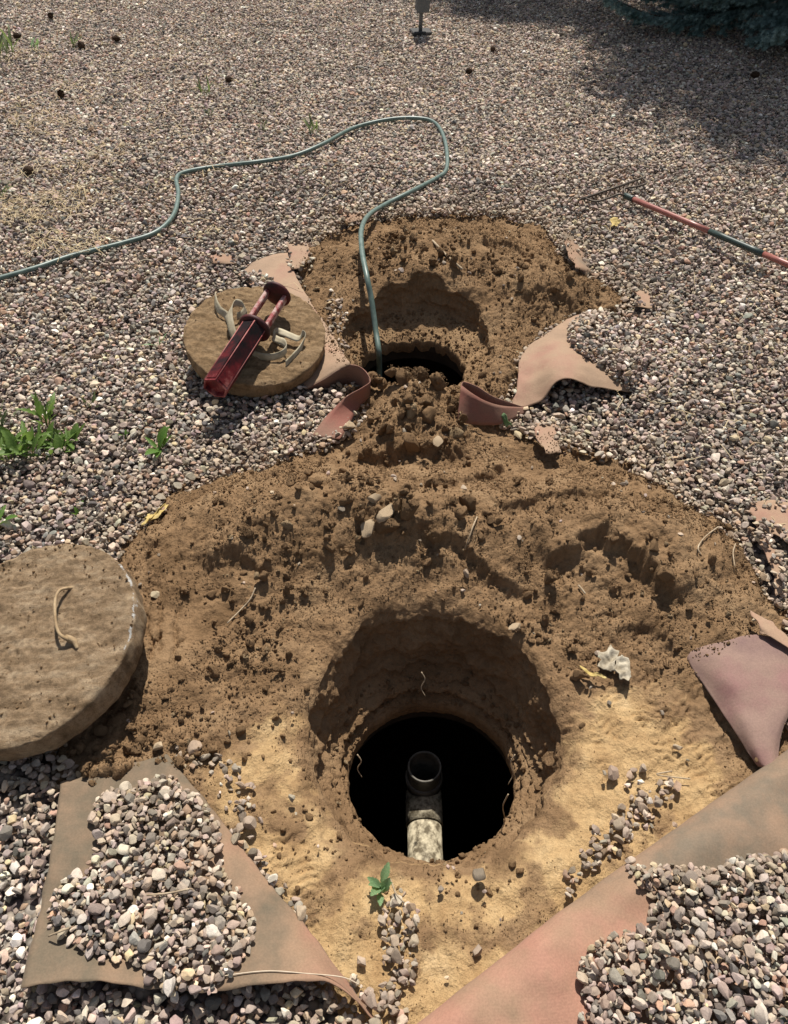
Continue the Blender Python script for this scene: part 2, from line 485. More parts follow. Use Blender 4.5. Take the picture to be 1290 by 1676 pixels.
SOIL_PX = [(600, 345), (680, 338), (760, 336), (840, 343), (905, 362), (935, 400), (955, 440), (1005, 458), (1035, 482), (1020, 502),
           (960, 515), (905, 548), (860, 585), (845, 630), (835, 680), (880, 700), (950, 712), (1040, 742), (1120, 805), (1180, 845),
           (1232, 905), (1262, 960), (1300, 1000), (1340, 1060), (1340, 1290), (1100, 1430), (900, 1570), (760, 1700), (700, 1800),
           (600, 1800), (560, 1660), (470, 1540), (380, 1420), (290, 1310), (250, 1258), (205, 1288), (130, 1296), (90, 1280), (60, 1220),
           (60, 1100), (130, 980), (180, 905), (205, 870), (270, 805), (350, 768), (450, 738), (510, 715), (560, 700), (590, 660),
           (580, 640), (535, 602), (503, 550), (490, 480), (488, 430), (500, 390), (555, 360)]
SOIL_POLY = GP(SOIL_PX, 0.02)
sd = up(poly_sd(SOIL_POLY, cgx, cgy), CS)
sd = sd + 0.035 * fbm2(GX * 9, GY * 9, 3, 1) + 0.012 * fbm2(GX * 45, GY * 45, 2, 5)
PALE_PX = [(420, 1150), (480, 1090), (512, 1070), (505, 1150), (535, 1280), (600, 1370), (700, 1392), (800, 1385), (870, 1320), (900, 1200),
           (925, 1140), (985, 1115), (1060, 1135), (1150, 1190), (1240, 1270), (1300, 1310), (1100, 1450), (700, 1800), (600, 1800), (380, 1420), (330, 1310), (395, 1220)]
pale_sd = up(poly_sd(GP(PALE_PX, -0.02), cgx, cgy), CS)
pale = sstep(-0.09, 0.10, pale_sd + 0.05 * fbm2(GX * 8, GY * 8, 4, 21))
patchn = sstep(0.10, 0.45, fbm2(GX * 5.5, GY * 5.5, 4, 181))
rough = 1 - 0.88 * sstep(-0.08, 0.04, pale_sd) * (1 - 0.6 * patchn)
pale = pale * (1 - 0.6 * patchn)

def bump_at(px, py, z, amp, sx, sy, rot=0.0):
    c = G(px, py, z)
    dx = GX - c[0]; dy = GY - c[1]
    if rot:
        ca, sa = math.cos(rot), math.sin(rot)
        dx, dy = dx * ca + dy * sa, -dx * sa + dy * ca
    return amp * np.exp(-((dx / sx) ** 2 + (dy / sy) ** 2))

base = np.full(GX.shape, -0.022)
mounds = (bump_at(640, 815, 0.13, 0.15, 0.42, 0.20) + bump_at(1030, 850, 0.1, 0.125, 0.30, 0.22, -0.2)
          + bump_at(395, 855, 0.08, 0.11, 0.30, 0.24, 0.35) + bump_at(680, 655, 0.1, 0.115, 0.17, 0.17)
          + bump_at(720, 385, 0.15, 0.17, 0.42, 0.26) + bump_at(905, 455, 0.1, 0.11, 0.26, 0.18)
          + bump_at(530, 430, 0.05, 0.07, 0.18, 0.2) + bump_at(260, 1090, 0.04, 0.05, 0.22, 0.28)
          + bump_at(1180, 1000, 0.05, 0.06, 0.2, 0.22) + bump_at(820, 585, 0.08, 0.07, 0.12, 0.14)
          + bump_at(560, 520, 0.03, 0.045, 0.14, 0.2)
          + bump_at(185, 1262, 0.03, 0.065, 0.10, 0.035, .12) + bump_at(690, 435, 0.16, 0.11, 0.30, 0.16) + bump_at(690, 608, 0.12, 0.05, 0.17, 0.06))
Hs = base + mounds
# broken ledges of the heap: (line in the photograph left to right, drop, length it fades over behind)
LEDGES = [([(835, 835), (850, 822), (905, 806), (960, 803), (1010, 812)], 0.035, 0.10),
          ([(885, 905), (930, 890), (980, 872), (1040, 900), (1085, 935), (1125, 968)], 0.065, 0.13),
          ([(590, 880), (640, 868), (690, 862), (740, 868), (800, 905), (880, 935)], 0.045, 0.12),
          ([(690, 790), (740, 776), (800, 745), (830, 720)], 0.03, 0.10),
          ([(440, 790), (490, 778), (540, 800), (570, 830)], 0.025, 0.09),
          ([(330, 905), (400, 900), (440, 925)], 0.03, 0.08),
          ([(575, 720), (640, 712), (710, 705), (770, 712)], 0.05, 0.12),
          ([(1000, 1000), (1060, 990), (1110, 1010)], 0.025, 0.08),
          ([(780, 400), (830, 392), (880, 402), (905, 425)], 0.035, 0.10),
          ([(850, 470), (900, 465), (950, 480)], 0.03, 0.10)]
for pl_, a_, len_ in LEDGES:
    a_ *= 0.72
    w = GP(pl_, 0.1)
    x0, y0 = w[:, 0].min() - .5, w[:, 1].min() - .5
    x1, y1 = w[:, 0].max() + .5, w[:, 1].max() + .5
    i0, i1 = max(0, int((x0 - X0) / RES)), min(NX, int((x1 - X0) / RES))
    j0, j1 = max(0, int((y0 - Y0) / RES)), min(NY, int((y1 - Y0) / RES))
    sx_, sy_ = GX[j0:j1, i0:i1], GY[j0:j1, i0:i1]
    d, s, p = line_sd(w, sx_, sy_)
    s_d = d * s + 0.018 * fbm2(sx_ * 22, sy_ * 22, 3, 9)
    endf = sstep(0, 0.12, p) * sstep(1, 0.88, p) + 0.0
    endf = np.where((p <= 0) | (p >= 1), 0, endf)
    Hs[j0:j1, i0:i1] += a_ * endf * sstep(-0.022, 0.006, s_d) * np.exp(-np.maximum(s_d, 0) / len_)
    Hs[j0:j1, i0:i1] -= 0.35 * a_ * endf * np.exp(-((s_d + 0.03) / 0.03) ** 2)
# crumbly relief
n_mid = fbm2(GX * 11, GY * 11, 3, 31)
n_clod = np.abs(perlin2(GX * 26, GY * 26, 41)) + 0.55 * np.abs(perlin2(GX * 55, GY * 55, 47)) + 0.3 * np.abs(perlin2(GX * 95, GY * 95, 53))
n_fine = perlin2(GX * 80, GY * 80, 61)
Hs += rough * (0.016 * n_mid + 0.008 * (n_clod - 0.35) + 0.003 * n_fine + 0.002 * perlin2(GX * 150, GY * 150, 63))
Hs += (1 - rough) * (0.010 * n_mid + 0.0035 * (n_clod - .3) * sstep(0.0, 0.5, n_mid + .2) + 0.0015 * n_fine)
# boot treads pressed into the trodden soil
for (px, py, rot, w_, l_) in [(1005, 1150, 0.5, .07, .14), (1075, 1195, -0.25, .07, .15), (1110, 1130, 0.9, .06, .12), (960, 1215, 0.2, .06, .12),
                              (1150, 1240, 0.4, .06, .13), (960, 990, 0.2, .07, .14), (1060, 1035, 0.7, .06, .13), (480, 1430, 0.3, .06, .13), (880, 520, 0.5, .06, .11)]:
    c = G(px, py, 0)
    dx = GX - c[0]; dy = GY - c[1]
    ca, sa = math.cos(rot), math.sin(rot)
    u_, v_ = dx * ca + dy * sa, -dx * sa + dy * ca
    msk = sstep(1.0, 0.6, (u_ / w_) ** 2 + (v_ / l_) ** 2) * sstep(-.15, .25, perlin2(GX * 14, GY * 14, 171) + .05)
    zig = v_ + 0.010 * np.abs(((u_ / 0.03) % 2) - 1)
    Hs += msk * (0.0040 * np.sin(zig * 2 * np.pi / 0.0195) - 0.002)
# drying cracks in the patch trodden smooth beside the lid
pc = G(285, 1045, 0.04)
patch = np.exp(-(((GX - pc[0]) / 0.085) ** 2 + ((GY - pc[1]) / 0.13) ** 2) ** 2)
Hs = Hs * (1 - patch * 0.85) + patch * 0.85 * (0.035 + 0.05 * (GX - pc[0]) * -1 + 0.004 * n_mid)
for ln in ([(262, 985), (263, 1010), (258, 1035), (262, 1062)], [(292, 995), (284, 1020), (287, 1050), (280, 1085)], [(262, 1035), (250, 1050), (245, 1075)],
           [(300, 1045), (287, 1052)], [(240, 1000), (238, 1030), (248, 1050)]):
    w = GP(ln, 0.04)
    i0, i1 = int((w[:, 0].min() - .1 - X0) / RES), int((w[:, 0].max() + .1 - X0) / RES)
    j0, j1 = int((w[:, 1].min() - .1 - Y0) / RES), int((w[:, 1].max() + .1 - Y0) / RES)
    sx_, sy_ = GX[j0:j1, i0:i1], GY[j0:j1, i0:i1]
    d, s, p = line_sd(w, sx_ + 0.005 * perlin2(sx_ * 60, sy_ * 60, 3), sy_)
    Hs[j0:j1, i0:i1] -= 0.016 * np.exp(-(d / 0.0045) ** 2)
rough = rough * (1 - 0.8 * patch)
pale = np.maximum(pale, 0.0)
# a thin rim of the heap over the gravel, then it dives under
edge = sstep(-0.035, 0.055, sd)
Hs = -0.05 + (Hs + 0.05) * edge

# the two pits --------------------------------------------------------
PITS = {
    'near': dict(c=(0.10, 1.058), R=0.322, ry=1.13, oc=(0.105, 1.05), oR=0.2375, oz=-0.33,
                 prof=[(0, 0), (.05, .05), (.14, .26), (.24, .46), (.36, .60), (.50, .66), (.56, .76), (.64, .80), (.78, .83), (.83, .94), (.92, .97), (1, 1)]),
    'far': dict(c=(0.105, 2.79), R=0.318, ry=1.06, oc=(0.075, 2.73), oR=0.222, oz=-0.10,
                prof=[(0, 0), (.05, .08), (.12, .55), (.2, .70), (.35, .76), (.6, .84), (.85, .93), (1, 1)]),
}
def pit_R(p, th, s):
    return p['R'] * (1 + 0.045 * perlin2(np.cos(th) * 1.6 + 5, np.sin(th) * 1.6 + s, 70 + s) + 0.028 * perlin2(np.cos(th) * 5, np.sin(th) * 5 + s, 75 + s)
                     + 0.012 * perlin2(np.cos(th) * 14, np.sin(th) * 14 + s, 79 + s))
for k_, p in enumerate(PITS.values()):
    p['s'] = k_
    dx = GX - p['c'][0]; dy = (GY - p['c'][1]) / p['ry']
    rr = np.hypot(dx, dy)
    R_ = pit_R(p, np.arctan2(dy, dx), k_)
    p['rel'] = rr - R_
    if k_ == 0:      # gentle lip sinking towards the pit
        Hs -= (0.02 + 0.035 * sstep(0.16, -0.05, dy)) * np.exp(-np.maximum(p['rel'], 0) / 0.05)
        pale = pale * sstep(-0.02, 0.05, p['rel'] + 0.03 * n_mid + 0.02)
        lipb = np.exp(-(np.maximum(p['rel'], 0) / 0.075) ** 2) * sstep(0.35, -0.1, dy) * sstep(-.25, .2, n_mid + .1)
        for (px, py, sx_, sy_) in [(770, 1525, .12, .045), (480, 1375, .045, .08), (600, 1425, .12, .03), (450, 1480, .025, .10), (690, 1590, .05, .05), (1120, 1180, .12, .06)]:
            c_ = G(px, py, -.02)
            lipb = np.maximum(lipb, np.exp(-(((GX - c_[0]) / sx_) ** 2 + ((GY - c_[1]) / sy_) ** 2)) * sstep(-.35, .1, n_mid + .1))
        pale = pale * (1 - 0.62 * lipb)
        dr_ = np.maximum(rough, 0.75 * lipb) - rough
        rough = rough + dr_
        Hs = Hs + dr_ * 0.012 * (n_clod - 0.3)
H = Hs.copy()
in_pit = (PITS['near']['rel'] < 0.0) | (PITS['far']['rel'] < 0.0)

# ------------------------------------------------------------------ ground sheet
soil_in = up(poly_sd(SOIL_POLY, cgx, cgy), CS)
def ground_sheet():
    st = 0.05
    xs = np.arange(-6, 6 + 1e-6, st); ys = np.arange(-3, 13 + 1e-6, st)
    X, Y = np.meshgrid(xs, ys)
    Z = -0.014 + 0.006 * fbm2(X * 1.7, Y * 1.7, 2, 81)
    mi = (X > X0) & (X < X1) & (Y > Y0) & (Y < Y1)
    Z[mi] = Z[mi] - 0.045 * sstep(-0.04, 0.03, sample(soil_in, X[mi], Y[mi]))
    v = np.stack([X, Y, Z], -1).reshape(-1, 3)
    f = grid_faces(len(ys), len(xs))
    c = v[f].mean(1)
    ins = np.zeros(len(f), bool)
    m = (c[:, 0] > X0) & (c[:, 0] < X1) & (c[:, 1] > Y0) & (c[:, 1] < Y1)
    ins[m] = sample(soil_in, c[m, 0], c[m, 1]) > 0.12
    f = f[~ins]
    n = len(v)
    B = 250.0
    o = np.array([(-B, -B, 0), (B, -B, 0), (B, -3, 0), (-B, -3, 0), (-B, 13, 0), (B, 13, 0), (B, B, 0), (-B, B, 0), (-6, -3, 0), (-6, 13, 0), (6, -3, 0), (6, 13, 0)], float)
    o[:, 2] = -0.014
    v = np.concatenate([v, o])
    f = np.concatenate([f, n + np.array([(0, 1, 2, 3), (4, 5, 6, 7), (3, 8, 9, 4), (10, 2, 5, 11)])])
    me = np_mesh('ground', v, f)
    return tag(link('ground', me, M_GROUND), 'pebble covered yard ground around the dug up soil', None, None, 'structure')
GROUND = ground_sheet()

# ------------------------------------------------------------------ soil sheet and pit walls
def soil_sheet():
    keep_v = (sd > -0.05)
    f = grid_faces(NY, NX)
    near_cut = (PITS['near']['rel'].ravel() > 0.06) & (PITS['far']['rel'].ravel() > 0.06)
    kv = keep_v.ravel() & near_cut
    f = f[kv[f].all(1)]
    used = np.unique(f)
    remap = np.full(NX * NY, -1); remap[used] = np.arange(len(used))
    v = np.stack([GX.ravel()[used], GY.ravel()[used], H.ravel()[used]], 1)
    v[:, 0] += 0.004 * perlin2(v[:, 1] * 70, v[:, 2] * 200, 91); v[:, 1] += 0.004 * perlin2(v[:, 0] * 70, v[:, 2] * 200, 93)
    me = np_mesh('soil', v, remap[f])
    vattr(me, 'pale', pale.ravel()[used])
    return tag(link('soil', me, M_SOIL), 'dug up brown soil heaped around two open pits', None, None, 'structure')
SOIL = soil_sheet()

WALL_CRUMBS = []
def pit_wall(p, name, label):
    s = p['s']
    nt_, n_out, n_wall = 620, 26, 130
    th = np.linspace(0, 2 * np.pi, nt_, endpoint=False)
    R_ = pit_R(p, th, s)
    rows = []; pal = []
    for k in range(n_out):
        t = k / (n_out - 1)
        rel = 0.11 * (1 - t) ** 1.2 + 0.001
        x = p['c'][0] + (R_ + rel) * np.cos(th); y = p['c'][1] + (R_ + rel) * np.sin(th) * p['ry']
        z = sample(H, x, y) - 0.008 * sstep(0.065, 0.11, np.full(nt_, rel)) - 0.010 * math.exp(-rel / 0.008)
        rows.append(np.stack([x, y, z], 1)); pal.append(sample(pale, x, y))
    rim = rows[-1].copy()
    # keep the rim coherent
    rg = 1 + (0.02 + .02 * s) * perlin2(np.cos(th) * 4 + s, np.sin(th) * 4, 251) + (0.010 + .004 * s) * perlin2(np.cos(th) * 14, np.sin(th) * 14, 253)
    op = np.stack([p['oc'][0] + p['oR'] * rg * np.cos(th), p['oc'][1] + p['oR'] * rg * np.sin(th), p['oz'] + 0.02 * s * perlin2(np.cos(th) * 5, np.sin(th) * 5, 257)], 1)
    pa = np.array(p['prof'])
    for k in range(1, n_wall):
        t = k / (n_wall - 1)
        # walk the profile by arc length
        a = np.interp(t, np.linspace(0, 1, 200), catmull(pa, 200)[:, 0]); b = np.interp(t, np.linspace(0, 1, 200), catmull(pa, 200)[:, 1])
        q = rim.copy()
        q[:, :2] = rim[:, :2] * (1 - a) + op[:, :2] * a
        q[:, 2] = rim[:, 2] * (1 - b) + op[:, 2] * b
        env = min(1, t * 8) * min(1, (1 - t) * 10)
        nx_, ny_ = np.cos(th), np.sin(th)
        amp_ = 1.0 - 0.6 * sstep(.45, .7, np.full(nt_, t)) * (1 - s)
        d = amp_ * (0.026 - .011 * s) * fbm3(q[:, 0] * 9, q[:, 1] * 9, q[:, 2] * 14, 4, 3 + s) + 0.012 * np.abs(perlin3(q[:, 0] * 38, q[:, 1] * 38, q[:, 2] * 38, 8)) \
            + 0.003 * perlin3(q[:, 0] * 90, q[:, 1] * 90, q[:, 2] * 90, 9)
        d = d + 0.009 * perlin2(th * 1.3 + s, q[:, 2] * 26, 14) * amp_ + 0.006 * np.abs(perlin3(q[:, 0] * 22, q[:, 1] * 22, q[:, 2] * 60, 16))
        if s == 0: d = d + 0.010 * math.sin(2 * math.pi * 3 * (t - .45) / .5) * (t > .45) * (1 + .5 * perlin2(th * 2, 0 * th, 18))
        # vertical spade marks
        d = d + 0.004 * perlin2(th * 14, q[:, 2] * 3 + 0 * th, 12)
        q[:, 0] += nx_ * d * env; q[:, 1] += ny_ * d * env; q[:, 2] += 0.35 * d * env
        rows.append(q)
        if s == 0:
            pal.append(np.full(nt_, 0.10) + 0.5 * max(0, 1 - t * 12) * sstep(0.2, -0.9, np.sin(th)))
        else:
            pal.append(np.full(nt_, 0.16) + 0.10 * sstep(0.4, 0.55, np.full(nt_, t)))
    # inner lip of the opening
    for dz, dr in ((0.02, -0.004), (0.05, 0.0)):
        q = op.copy(); q[:, 2] -= dz
        q[:, 0] += np.cos(th) * dr; q[:, 1] += np.sin(th) * dr
        rows.append(q); pal.append(np.zeros(nt_))
    for q in range(1500 if s else 700):
        k = n_out + int(n_wall * RNG.uniform(.42 if s else .5, .97)); WALL_CRUMBS.append(rows[k][RNG.integers(0, nt_)])
    V = np.concatenate(rows)
    me = np_mesh(name, V, grid_faces(len(rows), nt_, True))
    vattr(me, 'pale', np.concatenate(pal))
    o = tag(link(name, me, M_SOIL), label, None, None, 'structure')
    return o
pit_wall(PITS['near'], 'pit_wall', 'steep soil wall of the near pit with the open pipe')
pit_wall(PITS['far'], 'pit_wall', 'soil wall and ledge of the far pit with the hose')

def tank(p, label, drop, rad):
    """buried tank under an opening: collar, roof underside, wall; liquid far below"""
    n = 64
    th = np.linspace(0, 2 * np.pi, n, endpoint=False)
    oc, oR, oz = p['oc'], p['oR'], p['oz']
    prof = [(oR + 0.05, oz - 0.012), (oR + 0.004, oz - 0.012), (oR + 0.002, oz - 0.05), (oR + 0.012, oz - 0.055), (oR + 0.012, oz - 0.10), (rad, oz - 0.101), (rad, oz - drop), (rad + 0.03, oz - drop), (rad + 0.03, oz - 0.07), (oR + 0.05, oz - 0.069), (oR + 0.05, oz - 0.012)]
    rows = [np.stack([oc[0] + r * np.cos(th), oc[1] + r * np.sin(th), np.full(n, z)], 1) for r, z in prof]
    t = empty('septic_tank', (oc[0], oc[1], oz - drop))
    tag(t, label, 'tank')
    me = np_mesh('tank_shell', np.concatenate(rows) - np.array([oc[0], oc[1], oz - drop]), grid_faces(len(prof), n, True), False)
    link('tank_shell', me, M_TANK, t)
    m2 = py_mesh('tank_liquid', [(rad * math.cos(a), rad * math.sin(a), 0.06) for a in th], [list(range(n))])
    link('tank_liquid', m2, M_SLUDGE, t)
    return t
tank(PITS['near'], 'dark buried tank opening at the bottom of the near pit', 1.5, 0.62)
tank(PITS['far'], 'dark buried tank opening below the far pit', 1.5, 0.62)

# ------------------------------------------------------------------ mesh builders for things
def tube_mesh(name, pts, rad, n=12, sub=0, cap=True, flat=1.0):
    p = np.asarray(pts, float)
    r = np.asarray(rad, float) * np.ones(len(p))
    if sub:
        m = (len(p) - 1) * sub + 1
        r = np.interp(np.linspace(0, 1, m), np.linspace(0, 1, len(r)), r)
        p = catmull(p, m)
    t = np.gradient(p, axis=0); t /= np.linalg.norm(t, axis=1)[:, None] + 1e-12
    up_ = np.array((0, 0, 1.0)) if abs(t[0][2]) < 0.9 else np.array((1.0, 0, 0))
    V = []
    nrm = np.cross(t[0], up_); nrm /= np.linalg.norm(nrm)
    a = np.linspace(0, 2 * np.pi, n, endpoint=False)
    for i in range(len(p)):
        nrm = nrm - t[i] * np.dot(nrm, t[i]); nrm /= np.linalg.norm(nrm) + 1e-12
        b = np.cross(t[i], nrm)
        V.append(p[i] + r[i] * (np.cos(a)[:, None] * nrm + flat * np.sin(a)[:, None] * b))
    V = np.concatenate(V)
    f = [tuple(q) for q in grid_faces(len(p), n, True)]
    if cap:
        f.append(tuple(range(n - 1, -1, -1))); f.append(tuple(range(len(V) - n, len(V))))
    return py_mesh(name, V, f)

def join_meshes(name, parts, smooth=True):
    V = []; Fc = []; o = 0
    for v, f in parts:
        V.extend(v); Fc.extend([tuple(i + o for i in q) for q in f]); o += len(v)
    return py_mesh(name, V, Fc, smooth)

def mesh_data(me):
    v = [tuple(x.co) for x in me.vertices]; f = [tuple(p.vertices) for p in me.polygons]
    bpy.data.meshes.remove(me)
    return v, f

SMALL_EDGES = []
MEMB_S = np.full(GX.shape, -9.0)      # only the smaller pieces, which soil was thrown on
MEMB = np.full(GX.shape, -9.0)        # height of fabric lying over the yard, for the gravel
def loft(name, rows, mat, parent=None, nr=44, nc=60, wob=0.004, thick=0.0022, seed=1, reg=True, dust=None):
    """sheet of fabric through a grid of points (px, py, z)"""
    P_ = np.array([[G(*q) for q in r] for r in rows])
    P_ = catmull(P_, nr)
    P_ = np.swapaxes(catmull(np.swapaxes(P_, 0, 1), nc), 0, 1)
    P_[..., 2] += wob * fbm2(P_[..., 0] * 9 + seed, P_[..., 1] * 9, 2, 100 + seed) + 0.0018 * perlin2(P_[..., 0] * 22, P_[..., 1] * 22, seed)
    e = np.zeros(P_.shape[:2]); e[0] = e[-1] = 1; e[:, 0] = e[:, -1] = 1
    ea = 0.012 if name in ('fabric_patch', 'fabric_strip') else 0.004
    P_[..., 0] += e * ea * perlin2(P_[..., 1] * 25, P_[..., 0] * 25, seed + 5)
    P_[..., 1] += e * ea * perlin2(P_[..., 0] * 25, P_[..., 1] * 25, seed + 6)
    org = P_.reshape(-1, 3).mean(0); org[2] = 0
    me = np_mesh(name, P_.reshape(-1, 3) - (org if parent is None else np.array(parent.location)), grid_faces(nr, nc))
    if dust is not None: vattr(me, 'dust', np.array([dust(q) for q in P_.reshape(-1, 3)]))
    o = link(name, me, mat, parent)
    if parent is None: o.location = org
    md = o.modifiers.new('thickness', 'SOLIDIFY'); md.thickness = thick; md.offset = 0
    if reg:
        D = np.swapaxes(catmull(np.swapaxes(catmull(P_, nr * 5), 0, 1), nc * 5), 0, 1).reshape(-1, 3)
        i = np.round((D[:, 0] - X0) / RES).astype(int); j = np.round((D[:, 1] - Y0) / RES).astype(int)
        ok = (i >= 0) & (i < NX) & (j >= 0) & (j < NY)
        np.maximum.at(MEMB, (j[ok], i[ok]), D[ok, 2] + 0.002)
        if seed not in (2, 7): np.maximum.at(MEMB_S, (j[ok], i[ok]), D[ok, 2] + 0.002)
        if name in ('fabric_patch', 'fabric_strip'): SMALL_EDGES.append(np.concatenate([P_[0], P_[-1], P_[:, 0], P_[:, -1]]))
    return o

def ribbon(name, top, bot, mat, parent=None, n=60, thick=0.003):
    """standing band of fabric between two edges given as (px, py, z)"""
    T = catmull(GP(top), n); B_ = catmull(np.array(bot), n) if isinstance(bot, np.ndarray) else catmull(GP(bot), n)
    m = 7
    V = np.stack([T * (1 - k / (m - 1)) + B_ * (k / (m - 1)) for k in range(m)])
    off = np.array(parent.location) if parent is not None else np.zeros(3)
    me = np_mesh(name, V.reshape(-1, 3) - off, grid_faces(m, n))
    o = link(name, me, mat, parent)
    md = o.modifiers.new('thickness', 'SOLIDIFY'); md.thickness = thick; md.offset = 0
    return o

# ------------------------------------------------------------------ fabric flaps
FG = 'flaps of folded back ground fabric'
f1 = loft('fabric_flap', [
    [(100, 1282, .015), (140, 1270, .015), (185, 1258, .02), (215, 1250, .02), (240, 1244, .02), (258, 1240, .02), (273, 1235, .015)],
    [(88, 1370, .03), (140, 1362, .03), (195, 1352, .03), (245, 1342, .035), (290, 1332, .035), (322, 1325, .03), (346, 1322, .005)],
    [(72, 1455, .03), (145, 1450, .03), (215, 1442, .03), (285, 1436, .035), (345, 1432, .04), (395, 1426, .03), (424, 1424, .005)],
    [(54, 1537, .04), (140, 1535, .035), (225, 1535, .03), (310, 1532, .035), (390, 1530, .045), (470, 1528, .035), (512, 1530, .005)],
    [(36, 1617, .055), (140, 1605, .055), (255, 1619, .035), (335, 1623, .045), (435, 1612, .06), (545, 1610, .055), (622, 1680, .0)]],
    M_FAB, seed=2, nr=60, nc=70, dust=lambda q: 0.62 - 2.2 * (q[0] + .56))
tag(f1, 'brown folded fabric flap carrying a pile of pebbles, left of the pit', 'ground fabric', FG)
# pale seam thread lying along the front of the flap
tag(link('seam_thread', tube_mesh('seam_thread', catmull(GP([(330, 1606, .052), (380, 1596, .056), (440, 1590, .060), (500, 1594, .058), (560, 1600, .056), (588, 1612, .05)]), 40) + np.array((0, 0, .003)), 0.0011, 6), M_THREAD), 'thin pale thread lying along the front edge of the left flap', 'thread')

line = np.array([(1420, 1130), (1310, 1213), (1200, 1290), (1080, 1375), (930, 1483), (800, 1585), (672, 1685), (560, 1770)], float)
nrm2 = np.array((0.59, 0.81))
rows2 = []
for sh, z in ((6, -0.01), (0, .022), (10, .048), (38, .066), (120, .058), (260, .045), (430, .04), (640, .03)):
    rows2.append([(q[0] + nrm2[0] * sh, q[1] + nrm2[1] * sh, z) for q in line])
f2 = loft('fabric_flap', rows2, M_FAB_R, seed=7, nr=70, nc=90, wob=0.011, dust=lambda q: -0.35 + 1.5 * (q[0] - .30))
tag(f2, 'wide reddish brown fabric flap with rounded fold, right foreground', 'ground fabric', FG)

f3 = loft('fabric_flap', [
    [(1140, 1060, .03), (1185, 1050, .06), (1238, 1038, .065), (1300, 1056, .065), (1345, 1070, .06)],
    [(1128, 1070, .02), (1185, 1068, .06), (1242, 1062, .066), (1300, 1078, .064), (1335, 1090, .055)],
    [(1129, 1088, .01), (1188, 1105, .055), (1250, 1112, .06), (1296, 1118, .058), (1320, 1122, .05)],
    [(1165, 1142, .01), (1210, 1150, .045), (1255, 1160, .052), (1282, 1165, .05), (1292, 1168, .04)],
    [(1205, 1202, .01), (1230, 1206, .035), (1255, 1210, .042), (1268, 1212, .04), (1276, 1214, .03)],
    [(1240, 1254, .005), (1250, 1257, .02), (1260, 1259, .025), (1266, 1261, .025), (1272, 1263, .02)]], M_FAB_P, seed=11)
tag(f3, 'mauve triangular fabric flap poking out of the soil at the right', 'ground fabric', FG)
f3b = loft('fabric_strip', [[(1232, 1000, .07), (1258, 1014, .075), (1285, 1038, .08), (1312, 1066, .08)],
                            [(1240, 1020, .085), (1264, 1034, .085), (1285, 1052, .085), (1310, 1072, .08)],
                            [(1243, 1034, .075), (1264, 1045, .085), (1286, 1058, .085), (1308, 1076, .08)]], M_FAB_T, seed=12, nr=16, nc=30, wob=.002, reg=False)
tag(f3b, 'narrow tan fabric strip arching above the mauve flap', 'ground fabric')
f4 = loft('fabric_patch', [[(1226, 820, .035), (1262, 820, .035), (1330, 826, .035)], [(1232, 846, .035), (1266, 850, .035), (1330, 858, .035)],
                           [(1240, 868, .03), (1276, 880, .035), (1330, 905, .035)]], M_FAB_T, seed=14, nr=20, nc=24, wob=.003)
tag(f4, 'flat pink fabric patch showing through the pebbles at right edge', 'ground fabric')
f4b = loft('fabric_strip', [[(1236, 874, .035), (1252, 870, .035)], [(1250, 902, .035), (1267, 894, .035)], [(1266, 938, .035), (1281, 930, .035)], [(1272, 975, .03), (1281, 968, .03)]],
           M_FAB_T, seed=15, nr=24, nc=10, wob=.002)
tag(f4b, 'thin tan fabric strip between soil and pebbles at right', 'ground fabric')

f5 = loft('fabric_flap', [
    [(866, 566, .05), (900, 543, .05), (930, 522, .045), (960, 516, .04), (1010, 545, .03), (1060, 592, .02)],
    [(850, 592, .05), (876, 570, .06), (906, 550, .07), (942, 548, .07), (985, 570, .05), (1050, 612, .025)],
    [(847, 632, .04), (873, 618, .06), (905, 596, .10), (941, 594, .105), (980, 610, .07), (1042, 632, .025)],
    [(836, 670, .012), (884, 657, .03), (911, 626, .09), (937, 621, .10), (972, 634, .06), (1034, 642, .02)]], M_FAB_T, seed=17)
tag(f5, 'tan fabric flap arched up with pebbles on it, beside the far pit', 'ground fabric', FG)
ribbon('curled_edge', [(755, 630, .135), (772, 643, .125), (795, 656, .10), (822, 664, .065), (860, 667, .014)],
       [(748, 690, .045), (770, 694, .03), (798, 696, .02), (828, 692, .012), (864, 673, .006)], M_FAB_RED, f5)
tb5 = [(755, 630, .135), (760, 625, .136), (782, 633, .125), (810, 650, .09), (860, 667, .014)]
bb5 = GP(tb5); bb5[:, 2] -= np.array((.05, .06, .06, .05, .012)); bb5[:, 1] -= .004
ribbon('curl_inside', tb5, bb5, M_FAB_RED, f5)
f5b = loft('fabric_patch', [[(880, 692, .035), (896, 690, .035), (914, 690, .035)], [(876, 712, .04), (895, 712, .042), (914, 714, .04)], [(893, 740, .045), (906, 741, .045), (917, 740, .045)]],
           M_FAB_T, seed=18, nr=16, nc=14, wob=.002)
tag(f5b, 'small tan fabric tongue at the back of the near soil heap', 'ground fabric')

